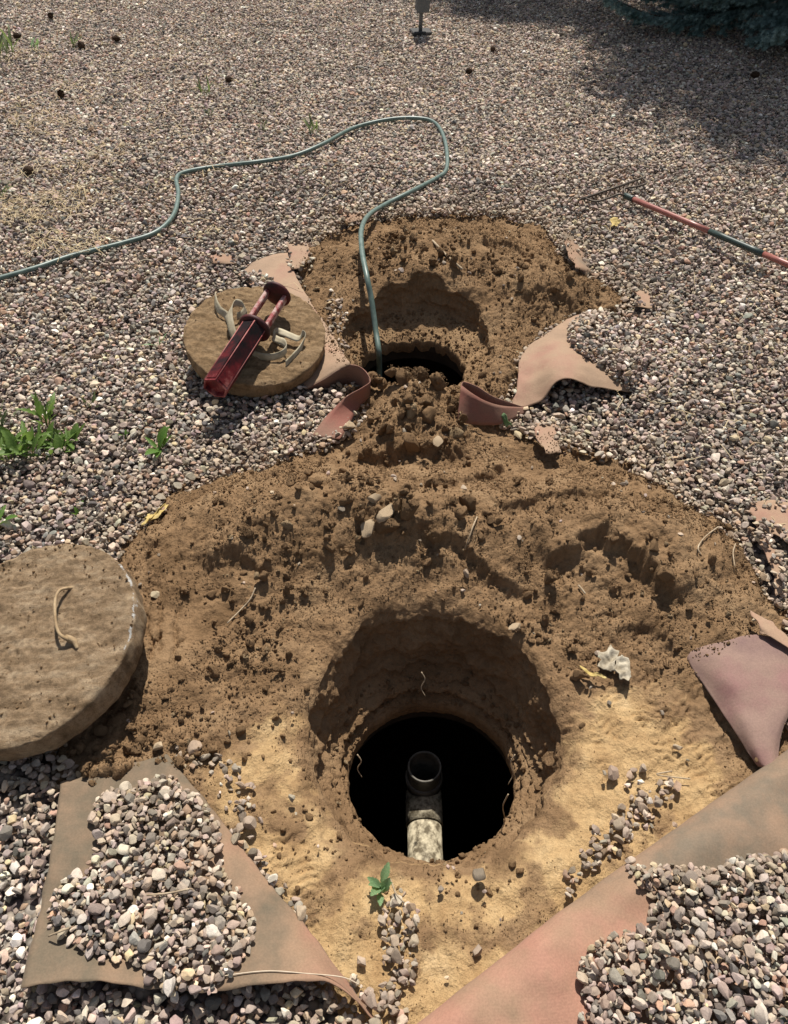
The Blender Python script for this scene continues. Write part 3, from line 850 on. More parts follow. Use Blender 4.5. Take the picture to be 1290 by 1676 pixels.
f6 = loft('fabric_flap', [
    [(390, 448, .03), (418, 428, .03), (445, 417, .03), (471, 414, .03)],
    [(420, 480, .035), (445, 470, .035), (470, 463, .035), (487, 457, .03)],
    [(450, 530, .035), (475, 520, .035), (500, 510, .035), (515, 504, .03)],
    [(482, 590, .03), (507, 575, .045), (532, 562, .05), (547, 553, .035)],
    [(500, 637, .01), (530, 621, .05), (553, 606, .08), (573, 597, .10)]], M_FAB_T, seed=19)
tag(f6, 'pink tan fabric strip curling up beside the far round lid', 'ground fabric', FG)
top6 = [(572, 597, .10), (588, 600, .11), (600, 610, .11), (606, 624, .105), (592, 635, .095), (567, 649, .075), (546, 669, .05), (532, 684, .035), (510, 714, .015)]
bot6 = GP([(576, 600, .06), (592, 606, .06), (604, 618, .055), (606, 636, .045), (603, 650, .03), (590, 664, .02), (577, 684, .015), (568, 702, .01), (556, 719, .01)])
ribbon('curled_edge', top6, bot6, M_FAB_RED, f6)
tin = [(500, 637, .01), (530, 621, .05), (553, 606, .08), (573, 597, .10), (590, 601, .108), (602, 612, .108), (606, 625, .103)]
bin_ = GP(tin); bin_[:, 2] = .0; bin_[:, 1] += .015; bin_[-1] = G(606, 634, .045)
ribbon('curl_inside', tin, bin_, M_FAB_RED, f6)
for rows_, lab in (([[(471, 398, .04), (486, 398, .04), (505, 399, .045)], [(475, 420, .04), (490, 420, .045), (508, 420, .05)], [(476, 441, .035), (490, 441, .04), (505, 442, .045)]],
                    'tan fabric corner left of the far soil heap'),
                   ([[(922, 376, .07), (930, 378, .07), (938, 382, .06)], [(928, 410, .085), (940, 410, .075), (952, 412, .055)], [(944, 440, .085), (957, 442, .07), (970, 447, .05)]],
                    'pink fabric edge right of the far soil heap'),
                   ([[(1036, 474, .03), (1050, 472, .03), (1062, 478, .03)], [(1040, 490, .03), (1056, 490, .03), (1072, 494, .03)], [(1040, 504, .025), (1058, 505, .025), (1076, 506, .025)]],
                    'tan fabric scrap right of the far soil arm'),
                   ([[(340, 417, .035), (362, 416, .035), (382, 420, .035)], [(345, 426, .035), (366, 426, .035), (386, 427, .03)], [(350, 430, .03), (368, 431, .03), (384, 432, .03)]],
                    'small pink fabric scrap among pebbles above the far lid'),
                   ([[(556, 353, .04), (572, 350, .04), (590, 348, .04)], [(558, 360, .04), (574, 358, .04), (592, 355, .05)], [(560, 364, .04), (576, 363, .045), (592, 360, .05)]],
                    'pale pink fabric scrap at the back of the far heap')):
    o = loft('fabric_patch', rows_, M_FAB_R if 'pink' in lab else M_FAB_T, seed=20 + len(lab), nr=14, nc=16, wob=.002)
    tag(o, lab, 'ground fabric')

# ------------------------------------------------------------------ round lids
def lid(name, label, c, R, th, slope, mat, chips):
    n = 180
    a = np.linspace(0, 2 * np.pi, n, endpoint=False)
    edge_ = R * (1 + 0.008 * perlin2(np.cos(a) * 3, np.sin(a) * 3, 201 + len(label)) + 0.006 * perlin2(np.cos(a) * 14, np.sin(a) * 14, 204))
    rows = []; chip = []
    prof = [(float(q), 0) for q in np.linspace(.0005, .965, 60)] + [(.985, -.001), (.997, -.004), (1.0, -.012),
            (.998, -.03), (.995, -.045), (.99, -.06), (.985, -.072), (.97, -.08), (.9, -.082), (.5, -.082), (.02, -.082)]
    for fr, z in prof:
        zz = z * th / 0.082
        x = edge_ * fr * np.cos(a); y = edge_ * fr * np.sin(a)
        zt = np.full(n, zz)
        if z > -0.01:
            zt = zt + 0.006 * fbm2(x * 9 + 3, y * 14, 5, 210 + len(label)) + 0.003 * perlin2(x * 60, y * 60, 214) - 0.006 * np.maximum(0, perlin2(x * 26, y * 40, 217) - .25)
        elif z > -.081:
            rr = 0.004 * fbm3(x * 20, y * 20, zt * 30, 3, 22)
            x = x + np.cos(a) * rr; y = y + np.sin(a) * rr
        if 0.95 < fr and z > -.02:
            zt = zt - 0.009 * np.maximum(0, perlin2(np.cos(a) * 9, np.sin(a) * 9, 220)) - 0.004 * np.maximum(0, perlin2(np.cos(a) * 24, np.sin(a) * 24, 221))
        rows.append(np.stack([x, y, zt], 1))
        e_ = math.exp(-((fr - 0.985) / 0.03) ** 2) * (1 if z > -.02 else 0.25)
        chip.append(e_ * (0.74 + 0.35 * sstep(0.75, 1.0, np.cos(a - 0.25))) + 0.55 * np.exp(-((x / R - .55) ** 2 + (y / R + .42) ** 2) / .006))
    t = empty(name, c)
    nn = Vector((-slope[0], -slope[1], 1)).normalized()
    t.rotation_euler = nn.to_track_quat('Z', 'Y').to_euler() if False else Quaternion(Vector((0, 0, 1)).rotation_difference(nn)).to_euler()
    me = np_mesh('lid_disc', np.concatenate(rows), grid_faces(len(prof), n, True))
    vattr(me, 'chip', np.concatenate(chip))
    link('lid_disc', me, mat, t)
    tag(t, label, 'concrete lid')
    return t
LID1 = dict(c=np.array((-.924, 1.172, .155)), s=(.2, .15), R=.289)
LID2 = dict(c=np.array((-.53, 2.606, .15)), s=(-.1, .22), R=.268)
l1 = lid('round_lid', 'large dusty round concrete lid leaning on the soil at the left', LID1['c'], LID1['R'], .085, LID1['s'], M_LID, True)
l2 = lid('round_lid', 'round concrete lid on pebbles under the red filter and straps', LID2['c'], LID2['R'], .075, LID2['s'], M_LID2, False)

def LP(lid_, px, py, h=0.0):
    """point on the plane h above a lid that the photograph shows at (px, py)"""
    u = (px - 645.0) / F_PX; v = (838.0 - py) / F_PX
    d = np.array((u, math.cos(PITCH) + v * math.sin(PITCH), -math.sin(PITCH) + v * math.cos(PITCH)))
    n = np.array((-lid_['s'][0], -lid_['s'][1], 1.0)); n /= np.linalg.norm(n)
    o = np.array((0, 0, CAM_H))
    return o + d * (np.dot(lid_['c'] + n * h - o, n) / np.dot(d, n))

def child_world(o, parent):
    bpy.context.view_layer.update()
    o.parent = parent
    o.matrix_parent_inverse = parent.matrix_world.inverted()
    return o

# rope handle cast into the near lid
hp = [LP(LID1, 122, 962, -.006), LP(LID1, 108, 963, .012), LP(LID1, 97, 967, .026), LP(LID1, 91, 980, .032), LP(LID1, 90, 1000, .034), LP(LID1, 92, 1022, .032), LP(LID1, 98, 1038, .026), LP(LID1, 110, 1046, .016), LP(LID1, 122, 1052, -.006)]
h_ = link('rope_handle', tube_mesh('rope_handle', hp, [.005, .004, .0037, .0037, .0037, .0037, .004, .005, .007], 12, 8), M_ROPE)
child_world(h_, l1)
kn = [LP(LID1, 108, 1042, .014), LP(LID1, 116, 1046, .012), LP(LID1, 122, 1050, .01), LP(LID1, 127, 1062, .004)]
h_ = link('rope_knot', tube_mesh('rope_knot', kn, [.006, .008, .007, .004], 10, 6), M_ROPE)
child_world(h_, l1)

# webbing straps on the far lid
def strap(label, path, wdir, width=0.028):
    p = catmull(np.array([LP(LID2, *q) for q in path]), 26 * len(path))
    w = catmull(np.array(wdir, float), len(p))
    w /= np.linalg.norm(w, axis=1)[:, None]
    V = np.stack([p - w * width / 2, p - w * width / 6, p + w * width / 6, p + w * width / 2])
    org = p.mean(0)
    me = np_mesh('strap', V.reshape(-1, 3) - org, grid_faces(4, len(p)))
    o = link('webbing_strap', me, M_STRAP)
    o.location = org
    md = o.modifiers.new('thickness', 'SOLIDIFY'); md.thickness = 0.0028; md.offset = 0
    return tag(o, label, 'strap')
Zv = (0, .25, 1); Tv = (.3, .8, .35)
strap('beige webbing strap looping out left of the red filter', [(352, 484, .03), (354, 497, .028), (360, 508, .02), (371, 516, .012), (377, 528, .012), (381, 545, .014), (385, 555, .012), (380, 540, .03), (376, 520, .045), (378, 504, .055), (386, 496, .058), (397, 498, .052), (402, 506, .04), (397, 514, .028), (388, 518, .018)],
      [(.2, .3, 1), (.5, .3, 1), (.6, .3, .8), (.8, .2, .6), (.9, .1, .5), (.9, 0, .4), (1, 0, .2), (1, .1, .3), (.95, .2, .5), (.6, .3, .8), (.2, .4, 1), (-.2, .5, 1), (-.5, .5, .8), (-.3, .6, .8), (0, .6, .8)])
strap('beige webbing strap in a tangle right of the red filter', [(408, 574, .006), (418, 580, .008), (432, 584, .012), (448, 584, .016), (462, 579, .022), (469, 570, .03), (464, 560, .036), (454, 556, .03), (447, 551, .022), (451, 543, .03), (462, 544, .036), (476, 550, .032), (489, 554, .028), (496, 546, .034), (499, 553, .024), (492, 570, .012), (480, 584, .008), (468, 596, .005)],
      [Zv, Zv, Zv, Zv, Zv, (0, .4, 1), (.3, .6, .7), (.5, .6, .5), (.4, .3, .8), Zv, Tv, Tv, Tv, Zv, (.3, .2, 1), Zv, Zv, Zv], 0.027)

# red filter cartridge lying across the far lid
def filter_tool():
    a = LP(LID2, 352, 637, .062); b = LP(LID2, 455, 479, .085)
    ax = b - a; Lt = float(np.linalg.norm(ax)); ax /= Lt
    n = np.array((-LID2['s'][0], -LID2['s'][1], 1.0)); n /= np.linalg.norm(n)
    yv = np.cross(n, ax); yv /= np.linalg.norm(yv); zv = np.cross(ax, yv)
    M = Matrix((( ax[0], yv[0], zv[0], a[0]), (ax[1], yv[1], zv[1], a[1]), (ax[2], yv[2], zv[2], a[2]), (0, 0, 0, 1)))
    t = empty('filter_cartridge')
    t.matrix_world = M
    tag(t, 'red and black slotted filter cartridge lying across the far lid', 'filter')
    LB = Lt * 0.60
    rb = 0.05
    # six-sided body, hollow end, ridge towards the viewer
    ang = [math.radians(x) for x in (100, 40, -20, -80, -140, 160)]
    ro = [rb * 1.12, rb * .98, rb, rb * .9, rb * .9, rb]
    outer = [(ro[k] * math.cos(q), ro[k] * math.sin(q)) for k, q in enumerate(ang)]
    V = []; Fc = []
    ns = 40
    for k in range(ns + 1):
        x = LB * k / ns
        s_ = 1.0
        for (y, z) in outer: V.append((x, y * s_, z * s_))
    for k in range(ns):
        for q in range(6): Fc.append((k * 6 + q, k * 6 + (q + 1) % 6, (k + 1) * 6 + (q + 1) % 6, (k + 1) * 6 + q))
    o0 = len(V)
    for (y, z) in outer: V.append((0, y * .86, z * .86))
    for (y, z) in outer: V.append((LB * .05, y * .80, z * .80))
    for q in range(6):
        r = (q + 1) % 6
        Fc.append((q, o0 + q, o0 + r, r)); Fc.append((o0 + q, o0 + 6 + q, o0 + 6 + r, o0 + r))
    Fc.append(tuple(o0 + 6 + q for q in range(6)))
    link('slotted_body', py_mesh('slotted_body', V, Fc, False), M_TOOL, t)
    # fine slot ribs across the two faces that show
    parts = []
    for f0, f1_ in ((5, 0), (0, 1)):
        p0, p1 = np.array(outer[f0]), np.array(outer[f1_])
        nrm_ = (p0 + p1); nrm_ /= np.linalg.norm(nrm_)
        q0, q1 = p0 * .9 + p1 * .1, p0 * .1 + p1 * .9
        for k in range(70):
            x0 = LB * (0.03 + 0.93 * k / 70); x1 = x0 + LB * 0.007
            v = []
            for x in (x0, x1):
                for q in (q0, q1):
                    v.append((x, *q)); v.append((x, *(q + nrm_ * 0.0035)))
            parts.append((v, [(1, 3, 7, 5), (0, 1, 5, 4), (2, 6, 7, 3), (0, 2, 3, 1), (4, 5, 7, 6)]))
    rb_o = link('slot_ribs', join_meshes('slot_ribs', parts, False), M_TOOL, t)
    # long raised ridges
    for q in (0, 1, 5):
        y, z = outer[q]
        v = tube_mesh('ridge', [(0.002, y, z), (LB * .98, y, z)], .0022, 6)
        link('ridge', v, M_TOOL_R, t)
    # flange
    def disc(name, x, r, th_, mat, hole=None, n=30, tilt=0.0):
        aa = [2 * math.pi * k / n for k in range(n)]
        pr = [(0.001, x - th_ / 2), (r * .6, x - th_ / 2 - .002), (r * .93, x - th_ / 2), (r, x - th_ / 4), (r, x + th_ / 4), (r * .93, x + th_ / 2), (r * .6, x + th_ / 2), (0.001, x + th_ / 2)]
        if hole: pr = [(hole, x - th_ / 2)] + pr[2:6] + [(hole, x + th_ / 2), (hole, x - th_ / 2)]
        VV = [(xx + tilt * rr * math.cos(q), rr * math.sin(q), rr * math.cos(q)) for rr, xx in pr for q in aa]
        return link(name, py_mesh(name, VV, [tuple(f) for f in grid_faces(len(pr), n, True)]), mat, t)
    disc('flange', LB + .006, .062, .018, M_TOOL_D)
    disc('end_disc', Lt * .985, .056, .016, M_TOOL_D)
    for sy in (-1, 1):
        y = sy * .036
        v = [(x, y + dy, z) for x in (LB + .012, Lt * .98) for dy in (-.008, .008) for z in (-.016, .016)]
        f = [(0, 1, 3, 2), (4, 6, 7, 5), (0, 4, 5, 1), (2, 3, 7, 6), (0, 2, 6, 4), (1, 5, 7, 3)]
        o = link('handle_bar', py_mesh('handle_bar', v, f, False), M_TOOL_B, t)
        o.modifiers.new('bevel', 'BEVEL').width = 0.003
    return t
filter_tool()

# ------------------------------------------------------------------ pipe tee in the near pit
def pipe_tee():
    c = G(695, 1254, -0.50)
    t = empty('pipe_tee', (c[0], c[1], -0.95))
    tag(t, 'stained plastic pipe tee open at the top inside the near pit', 'pipe')
    r = 0.053
    n = 40
    a = np.linspace(0, 2 * np.pi, n, endpoint=False)
    def lathe(name, prof, mat):
        V = np.concatenate([np.stack([rr * np.cos(a), rr * np.sin(a), np.full(n, z + 0.95)], 1) for rr, z in prof])
        return link(name, np_mesh(name, V, grid_faces(len(prof), n, True)), mat, t)
    lathe('riser_pipe', [(r * .98, -1.3), (r * .98, -.56), (r, -.555), (r, -.503), (r - .001, -.5), (r - .006, -.5), (r - .007, -.503), (r - .007, -1.3)], M_PVC_D)
    lathe('hub_ring', [(r * .98, -.60), (r + .006, -.60), (r + .006, -.565), (r * .98, -.563)], M_PVC_D)
    def hpipe(name, y0, y1, rr, mat):
        V = np.concatenate([np.stack([q * np.cos(a), np.full(n, y), q * np.sin(a) + (-.64 + .95)], 1) for q, y in ((rr - .006, y0), (rr, y0), (rr, y1), (rr - .006, y1), (rr - .006, y0))])
        return link(name, np_mesh(name, V, grid_faces(5, n, True), True), mat, t)
    hpipe('branch_hub', -.02, -.125, r + .005, M_PVC)
    hpipe('inlet_pipe', -.118, -.58, r, M_PVC)
    return t
pipe_tee()

# ------------------------------------------------------------------ hose
def soil_z(x, y):
    if X0 < x < X1 and Y0 < y < Y1:
        return max(float(sample(H, np.array([x]), np.array([y]))[0]), 0.012)
    return 0.012
hose_px = [(-140, 492), (-60, 470), (0, 455), (60, 438), (120, 418), (200, 398), (255, 380), (284, 352), (292, 318), (289, 293), (302, 282), (350, 273), (420, 265), (480, 255), (530, 235), (580, 209), (640, 195), (690, 194), (714, 203), (727, 226), (732, 255), (730, 279), (714, 292), (670, 315), (632, 334)]
hp = []
for q in hose_px:
    hp.append(G(q[0], q[1], 0.027 + 0.006 * math.sin(q[0] * .05)))
for (x, y, z) in [(604, 352, .07), (592, 375, .165), (592.5, 410, .185), (600, 450, .17), (608, 490, .10), (615, 540, .01), (620, 575, -.04), (621, 600, -.12)]:
    hp.append(G(x, y, z))
hp.append(hp[-1] + np.array((0, -.02, -.15))); hp.append(hp[-1] + np.array((0, 0, -.3)))
hose = link('garden_hose', tube_mesh('garden_hose', hp, .0118, 14, 12), M_HOSE)
tag(hose, 'green garden hose snaking over the pebbles into the far pit', 'hose')

# ------------------------------------------------------------------ rake
def rake():
    s0 = G(1025, 321, .045); e0 = G(1300, 437, .10)
    d = e0 - s0; d /= np.linalg.norm(d)
    t = empty('rake', tuple(s0)); tag(t, 'red handled bow rake with dark green grip lying on the pebbles', 'rake')
    end = s0 + d * 1.42
    def seg(name, a, b, r, mat):
        p = [s0 * 0 + d * (a + (b - a) * k / 4) for k in range(5)]
        return link(name, tube_mesh(name, p, r, 14), mat, t)
    l1_ = float(np.linalg.norm(G(1165, 379, .07) - s0)); l2_ = float(np.linalg.norm(G(1251, 416, .09) - s0))
    seg('ferrule', -.01, .055, .0155, M_GREEN)
    seg('shaft', .05, l1_, .0138, M_RED)
    seg('grip', l1_, l2_, .0148, M_GREEN)
    seg('shaft', l2_, 1.25, .0138, M_RED)
    seg('end_cap', 1.25, 1.42, .0150, M_GREEN)
    ba = G(952, 326, .055) - s0; bb = G(1056, 290, .055) - s0
    bd = bb - ba
    link('head_bar', tube_mesh('head_bar', [ba, (ba + bb) / 2, bb], .0065, 8), M_STEEL, t)
    bow1 = [np.zeros(3), ba * .18 + np.array((0, 0, .012)), ba * .5 + np.array((0, -.045, .012)), ba * .82 + np.array((.02, -.05, .006)), ba * .98 + bd * .04]
    bow2 = [np.zeros(3), bb * .15 + np.array((-.02, .03, .012)), bb * .45 + np.array((.0, -.02, .012)), bb * .8 + np.array((.015, -.045, .006)), bb * .98 - bd * .03]
    link('bow', tube_mesh('bow', bow1, .0055, 8, 8), M_STEEL, t)
    link('bow', tube_mesh('bow', bow2, .0055, 8, 8), M_STEEL, t)
    tm = tube_mesh('tine', [(0, 0, 0), (-.01, .016, -.016), (-.012, .022, -.05)], [.0045, .004, .002], 6, 3)
    for k in range(15):
        o = link('tine', tm, M_STEEL, t)
        o.location = tuple(ba + bd * (k / 14))
    return t
rake()

# ------------------------------------------------------------------ utility post
def box_mesh(name, x0, x1, y0, y1, z0, z1):
    v = [(x, y, z) for x in (x0, x1) for y in (y0, y1) for z in (z0, z1)]
    return py_mesh(name, v, [(0, 1, 3, 2), (4, 6, 7, 5), (0, 4, 5, 1), (2, 3, 7, 6), (0, 2, 6, 4), (1, 5, 7, 3)], False)
def post():
    c = G(688, 56, 0.0)
    t = empty('utility_post', tuple(c)); t.rotation_euler = (0, math.radians(1.5), math.radians(12))
    tag(t, 'small grey utility box on a thin post standing in the pebbles', 'utility box')
    link('pole', tube_mesh('pole', [(0, 0, -.05), (0, 0, .18), (0, 0, .36)], .0165, 12), M_BOX, t)
    for nm, m_, b_ in (('box', M_BOX, (-.045, .055, -.04, .045, .17, .50)), ('box_cover', M_BOX, (-.049, .059, -.048, -.041, .165, .505)), ('foot_shadow_block', M_DARKP, (-.08, .09, -.07, .08, -.005, .03))):  # low dark block at the foot stands in for the post's short shadow
        o = link(nm, box_mesh(nm, *b_), m_, t)
        o.modifiers.new('bevel', 'BEVEL').width = 0.006
    link('latch', box_mesh('latch', .02, .032, -.054, -.047, .38, .40), M_DARKP, t)
post()

# ------------------------------------------------------------------ pebble and clod shapes
def ico(sub):
    import bmesh
    bm = bmesh.new()
    bmesh.ops.create_icosphere(bm, subdivisions=sub, radius=1.0)
    v = np.array([q.co[:] for q in bm.verts]); f = np.array([[x.index for x in q.verts] for q in bm.faces])
    bm.free()
    return v, f
ICO2, ICOF2 = ico(2)
ICO3, ICOF3 = ico(3)

def pebble_mesh(k, hi=False):
    r = np.random.default_rng(300 + k)
    v = (ICO3 if hi else ICO2).copy(); f = ICOF3 if hi else ICOF2
    # knock flats off a ball
    for q in range(r.integers(10, 17)):
        n = r.normal(size=3); n /= np.linalg.norm(n)
        d = r.uniform(0.46, 0.78)
        h = v @ n
        over = np.maximum(h - d, 0)
        v -= n[None, :] * over[:, None] * 1.0
    v += 0.02 * np.stack([perlin3(v[:, 0] * 1.5 + k, v[:, 1] * 1.5, v[:, 2] * 1.5, q) for q in (1, 2, 3)], 1)
    v *= np.array((1.0, r.uniform(.68, .9), r.uniform(.48, .72)))
    v /= np.abs(v[:, :2]).max()
    me = np_mesh('pebble_shape', v, f, True)
    me.set_sharp_from_angle(angle=math.radians(24))
    me.materials.append(M_STONE)
    return me

def clod_mesh(k, hi=False):
    v = (ICO3 if hi else ICO2).copy(); f = ICOF3 if hi else ICOF2
    d = 1 + 0.34 * perlin3(v[:, 0] * 1.4 + k * 3.1, v[:, 1] * 1.4, v[:, 2] * 1.4, k) + 0.22 * np.abs(perlin3(v[:, 0] * 3.2 + k, v[:, 1] * 3.2, v[:, 2] * 3.2, k + 2)) \
        + 0.10 * perlin3(v[:, 0] * 7 + k, v[:, 1] * 7, v[:, 2] * 7, k + 3)
    v = v * d[:, None]
    r = np.random.default_rng(k)
    for q in range(8):
        n = r.normal(size=3); n /= np.linalg.norm(n)
        v -= n[None, :] * np.maximum(v @ n - r.uniform(.45, .78), 0)[:, None] * 0.93
    v = v * (1 + 0.05 * perlin3(v[:, 0] * 6 + k, v[:, 1] * 6, v[:, 2] * 6, k + 7) + 0.03 * perlin3(v[:, 0] * 13, v[:, 1] * 13, v[:, 2] * 13, k + 9))[:, None]
    v *= np.array((1, r.uniform(.75, 1), r.uniform(.65, .9)))
    me = np_mesh('clod_shape', v, f, True)
    me.materials.append(M_CLOD)
    return me
NPEB, NCLOD = 14, 8
PEB_HI = [pebble_mesh(k, True) for k in range(NPEB)]
PEB = PEB_HI
CLOD = [clod_mesh(k) for k in range(NCLOD)]
CLOD_HI = [clod_mesh(k, True) for k in range(NCLOD)]

def scatter(name, pos, rot, scl, idx, rgb, meshes, attr, parent, label):
    """one object of countless bits: an instance of one of the shapes at every point"""
    col = bpy.data.collections.new(name + '_shapes')
    for k, m in enumerate(meshes):
        col.objects.link(bpy.data.objects.new('%s_shape_%02d' % (name, k), m))
    me = bpy.data.meshes.new(name)
    me.vertices.add(len(pos)); me.vertices.foreach_set('co', np.asarray(pos, np.float32).ravel())
    for nm, ty, arr, key in (('rot', 'FLOAT_VECTOR', rot, 'vector'), ('scl', 'FLOAT_VECTOR', scl, 'vector'), ('idx', 'INT', idx, 'value')):
        at = me.attributes.new(nm, ty, 'POINT')
        at.data.foreach_set(key, np.asarray(arr, np.int32 if ty == 'INT' else np.float32).ravel())
    at = me.attributes.new(attr, 'FLOAT_COLOR', 'POINT')
    at.data.foreach_set('color', np.concatenate([rgb, np.ones((len(rgb), 1))], 1).astype(np.float32).ravel())
    o = bpy.data.objects.new(name, me); COL.objects.link(o)
    o.parent = parent
    ng = bpy.data.node_groups.new(name + '_nodes', 'GeometryNodeTree')
    ng.interface.new_socket('Geometry', in_out='INPUT', socket_type='NodeSocketGeometry')
    ng.interface.new_socket('Geometry', in_out='OUTPUT', socket_type='NodeSocketGeometry')
    gi = ng.nodes.new('NodeGroupInput'); go = ng.nodes.new('NodeGroupOutput')
    ci = ng.nodes.new('GeometryNodeCollectionInfo'); ci.inputs[0].default_value = col
    ci.inputs['Separate Children'].default_value = True; ci.inputs['Reset Children'].default_value = True
    ip = ng.nodes.new('GeometryNodeInstanceOnPoints'); ip.inputs['Pick Instance'].default_value = True
    def na(n, t):
        q = ng.nodes.new('GeometryNodeInputNamedAttribute'); q.data_type = t; q.inputs[0].default_value = n
        return q.outputs[0]
    e2r = ng.nodes.new('FunctionNodeEulerToRotation')
    ng.links.new(na('rot', 'FLOAT_VECTOR'), e2r.inputs[0])
    ng.links.new(gi.outputs[0], ip.inputs['Points'])
    ng.links.new(ci.outputs[0], ip.inputs['Instance'])
    ng.links.new(na('idx', 'INT'), ip.inputs['Instance Index'])
    ng.links.new(e2r.outputs[0], ip.inputs['Rotation'])
    ng.links.new(na('scl', 'FLOAT_VECTOR'), ip.inputs['Scale'])
    ng.links.new(ip.outputs[0], go.inputs[0])
    md = o.modifiers.new('scatter', 'NODES'); md.node_group = ng
    o['kind'] = 'stuff'
    o['label'] = label
    return o

# kernels for letting bits drop on what lies below
_KER = {}
def kernel(r):
    k = max(1, int(round(r / RES)))
    if k not in _KER:
        q = np.arange(-k, k + 1)
        a, b = np.meshgrid(q, q)
        d2 = (a ** 2 + b ** 2) / (k + 0.35) ** 2
        _KER[k] = (np.where(d2 < 1, np.sqrt(np.clip(1 - d2, 0, 1)), np.nan), d2 < 1)
    return k, _KER[k]

def drop(hm, base_, x, y, r, c, limit, sink=0.2):
    """settle an ellipsoid (radius r, half height c) on the height map; centre height or None"""
    k, (dome, m) = kernel(r)
    i = int(round((x - X0) / RES)); j = int(round((y - Y0) / RES))
    if i - k < 0 or j - k < 0 or i + k >= NX or j + k >= NY: return None
    w = hm[j - k:j + k + 1, i - k:i + k + 1]
    z = np.nanmax(w + dome * c) - sink * c
    if z - c - base_[j, i] > limit: return None
    np.fmax(w, dome * c + z, out=w, where=m)
    return z

def in_frame(p):
    d = p[:, 1] * math.cos(PITCH) + (CAM_H - p[:, 2]) * math.sin(PITCH)
    u = p[:, 0] / d * F_PX + 645
    v = 838 - (p[:, 1] * math.sin(PITCH) - (CAM_H - p[:, 2]) * math.cos(PITCH)) / d * F_PX
    return (u > -10) & (u < 1300) & (v > -10) & (v < 1690), d

# ------------------------------------------------------------------ clods and crumbs of soil
HM = np.maximum(H, -0.014)
HM = np.where(sd > -0.03, H, HM)
HM = np.maximum(HM, np.where(sd > -0.03, MEMB_S, -9))
HM[in_pit] = -0.6
cl_pos, cl_r, cl_flag = [], [], []
def clod_cluster(px, py, z, n, sx, sy, r0, r1):
    c = G(px, py, z)
    for _ in range(n):
        x = c[0] + RNG.normal() * sx; y = c[1] + RNG.normal() * sy
        cl_pos.append((x, y)); cl_r.append(r0 * (r1 / r0) ** (RNG.random() ** 2.6) * .92); cl_flag.append(1)
for a_ in [(640, 610, .1, 40, .12, .05, .010, .045), (690, 655, .11, 50, .12, .10, .010, .050), (620, 690, .1, 30, .12, .06, .008, .035), (740, 720, .1, 25, .15, .05, .007, .030),
           (680, 830, .13, 30, .14, .06, .010, .045), (840, 1020, .03, 40, .07, .035, .006, .022), (395, 1010, .04, 60, .06, .10, .006, .022), (430, 1060, .03, 40, .05, .08, .006, .018),
           (640, 395, .15, 70, .12, .10, .010, .030), (780, 420, .15, 70, .15, .10, .010, .034), (860, 470, .1, 50, .15, .08, .008, .026), (1010, 920, .1, 40, .12, .05, .008, .035),
           (460, 900, .08, 40, .16, .10, .008, .028), (300, 1180, .02, 60, .14, .08, .006, .022), (230, 1220, .01, 30, .10, .05, .008, .030), (580, 830, .12, 30, .12, .08, .008, .028),
           (510, 1370, -.03, 40, .06, .07, .005, .014), (740, 1430, -.03, 30, .08, .04, .005, .016), (880, 1060, .02, 40, .08, .05, .005, .020), (280, 785, .03, 6, .04, .03, .012, .032),
           (940, 720, .03, 14, .08, .04, .008, .035), (830, 610, .07, 40, .08, .08, .008, .024), (600, 470, .03, 20, .05, .08, .007, .020), (760, 990, .05, 30, .12, .03, .006, .02)]:
    clod_cluster(*a_)
n = 330000
xs = RNG.uniform(-1.5, 1.6, n); ys = RNG.uniform(0.25, 4.4, n)
dens = sample(rough, xs, ys) * (sample(sd, xs, ys) > 0.0) * sstep(-0.5, 0.35, fbm2(xs * 5, ys * 5, 3, 131) + 0.15)
dens = np.maximum(dens, 0.035 * (sample(sd, xs, ys) > 0))
thrown = poly_sd(GP([(1120, 1090), (1120, 1025), (1255, 1015), (1255, 1050), (1195, 1066), (1150, 1086)], .05), xs, ys) + 0.02 * fbm2(xs * 20, ys * 20, 2, 133)
on_f3 = (xs > 0.80) & (ys < 1.35)
dens = np.where(sample(MEMB_S, xs, ys) > -1, dens * np.where(on_f3, sstep(0, .04, thrown), 0.45 * sstep(-.02, .06, sample(sd, xs, ys))), dens)
keep = RNG.random(n) < dens
xs, ys = xs[keep], ys[keep]
rr = 0.0017 * (1 - RNG.random(len(xs))) ** (-1 / 3.4)
rr = np.clip(rr, 0, 0.016)
rr *= 1 - 0.35 * sstep(0.0, 0.06, sample(pale_sd, xs, ys))
cl_pos += list(zip(xs, ys)); cl_r += list(rr); cl_flag += [0] * len(xs)
order = np.argsort(-np.array(cl_r))
P_, R_, = [], []
for k in order:
    (x, y), r = cl_pos[k], cl_r[k]
    i = int((x - X0) / RES); j = int((y - Y0) / RES)
    if not (0 <= i < NX and 0 <= j < NY) or sd[j, i] < -0.02: continue
    if PITS['near']['rel'][j, i] < (0.01 + r) or PITS['far']['rel'][j, i] < (0.01 + r * .6): continue
    if r > 0.006:
        z = drop(HM, H, x, y, r * .8, r * .7, 0.05, 0.62 if r > .012 else .8)
        if z is None: continue
    else:
        z = HM[j, i] + r * 0.12
    P_.append((x, y, z)); R_.append(r)
for L_, cnt in ((LID1, 900), (LID2, 500)):
    for q in range(cnt):
        rr_ = L_['R'] * math.sqrt(RNG.random()) * .97; a_ = RNG.uniform(0, 2 * math.pi)
        x, y = rr_ * math.cos(a_), rr_ * math.sin(a_)
        if perlin2(np.array([x * 9 + rr_]), np.array([y * 9 + L_['R'] * 50]), 261)[0] < RNG.uniform(-.5, .3): continue
        WALL_CRUMBS.append(L_['c'] + np.array((x, y, x * L_['s'][0] + y * L_['s'][1] - .001)))
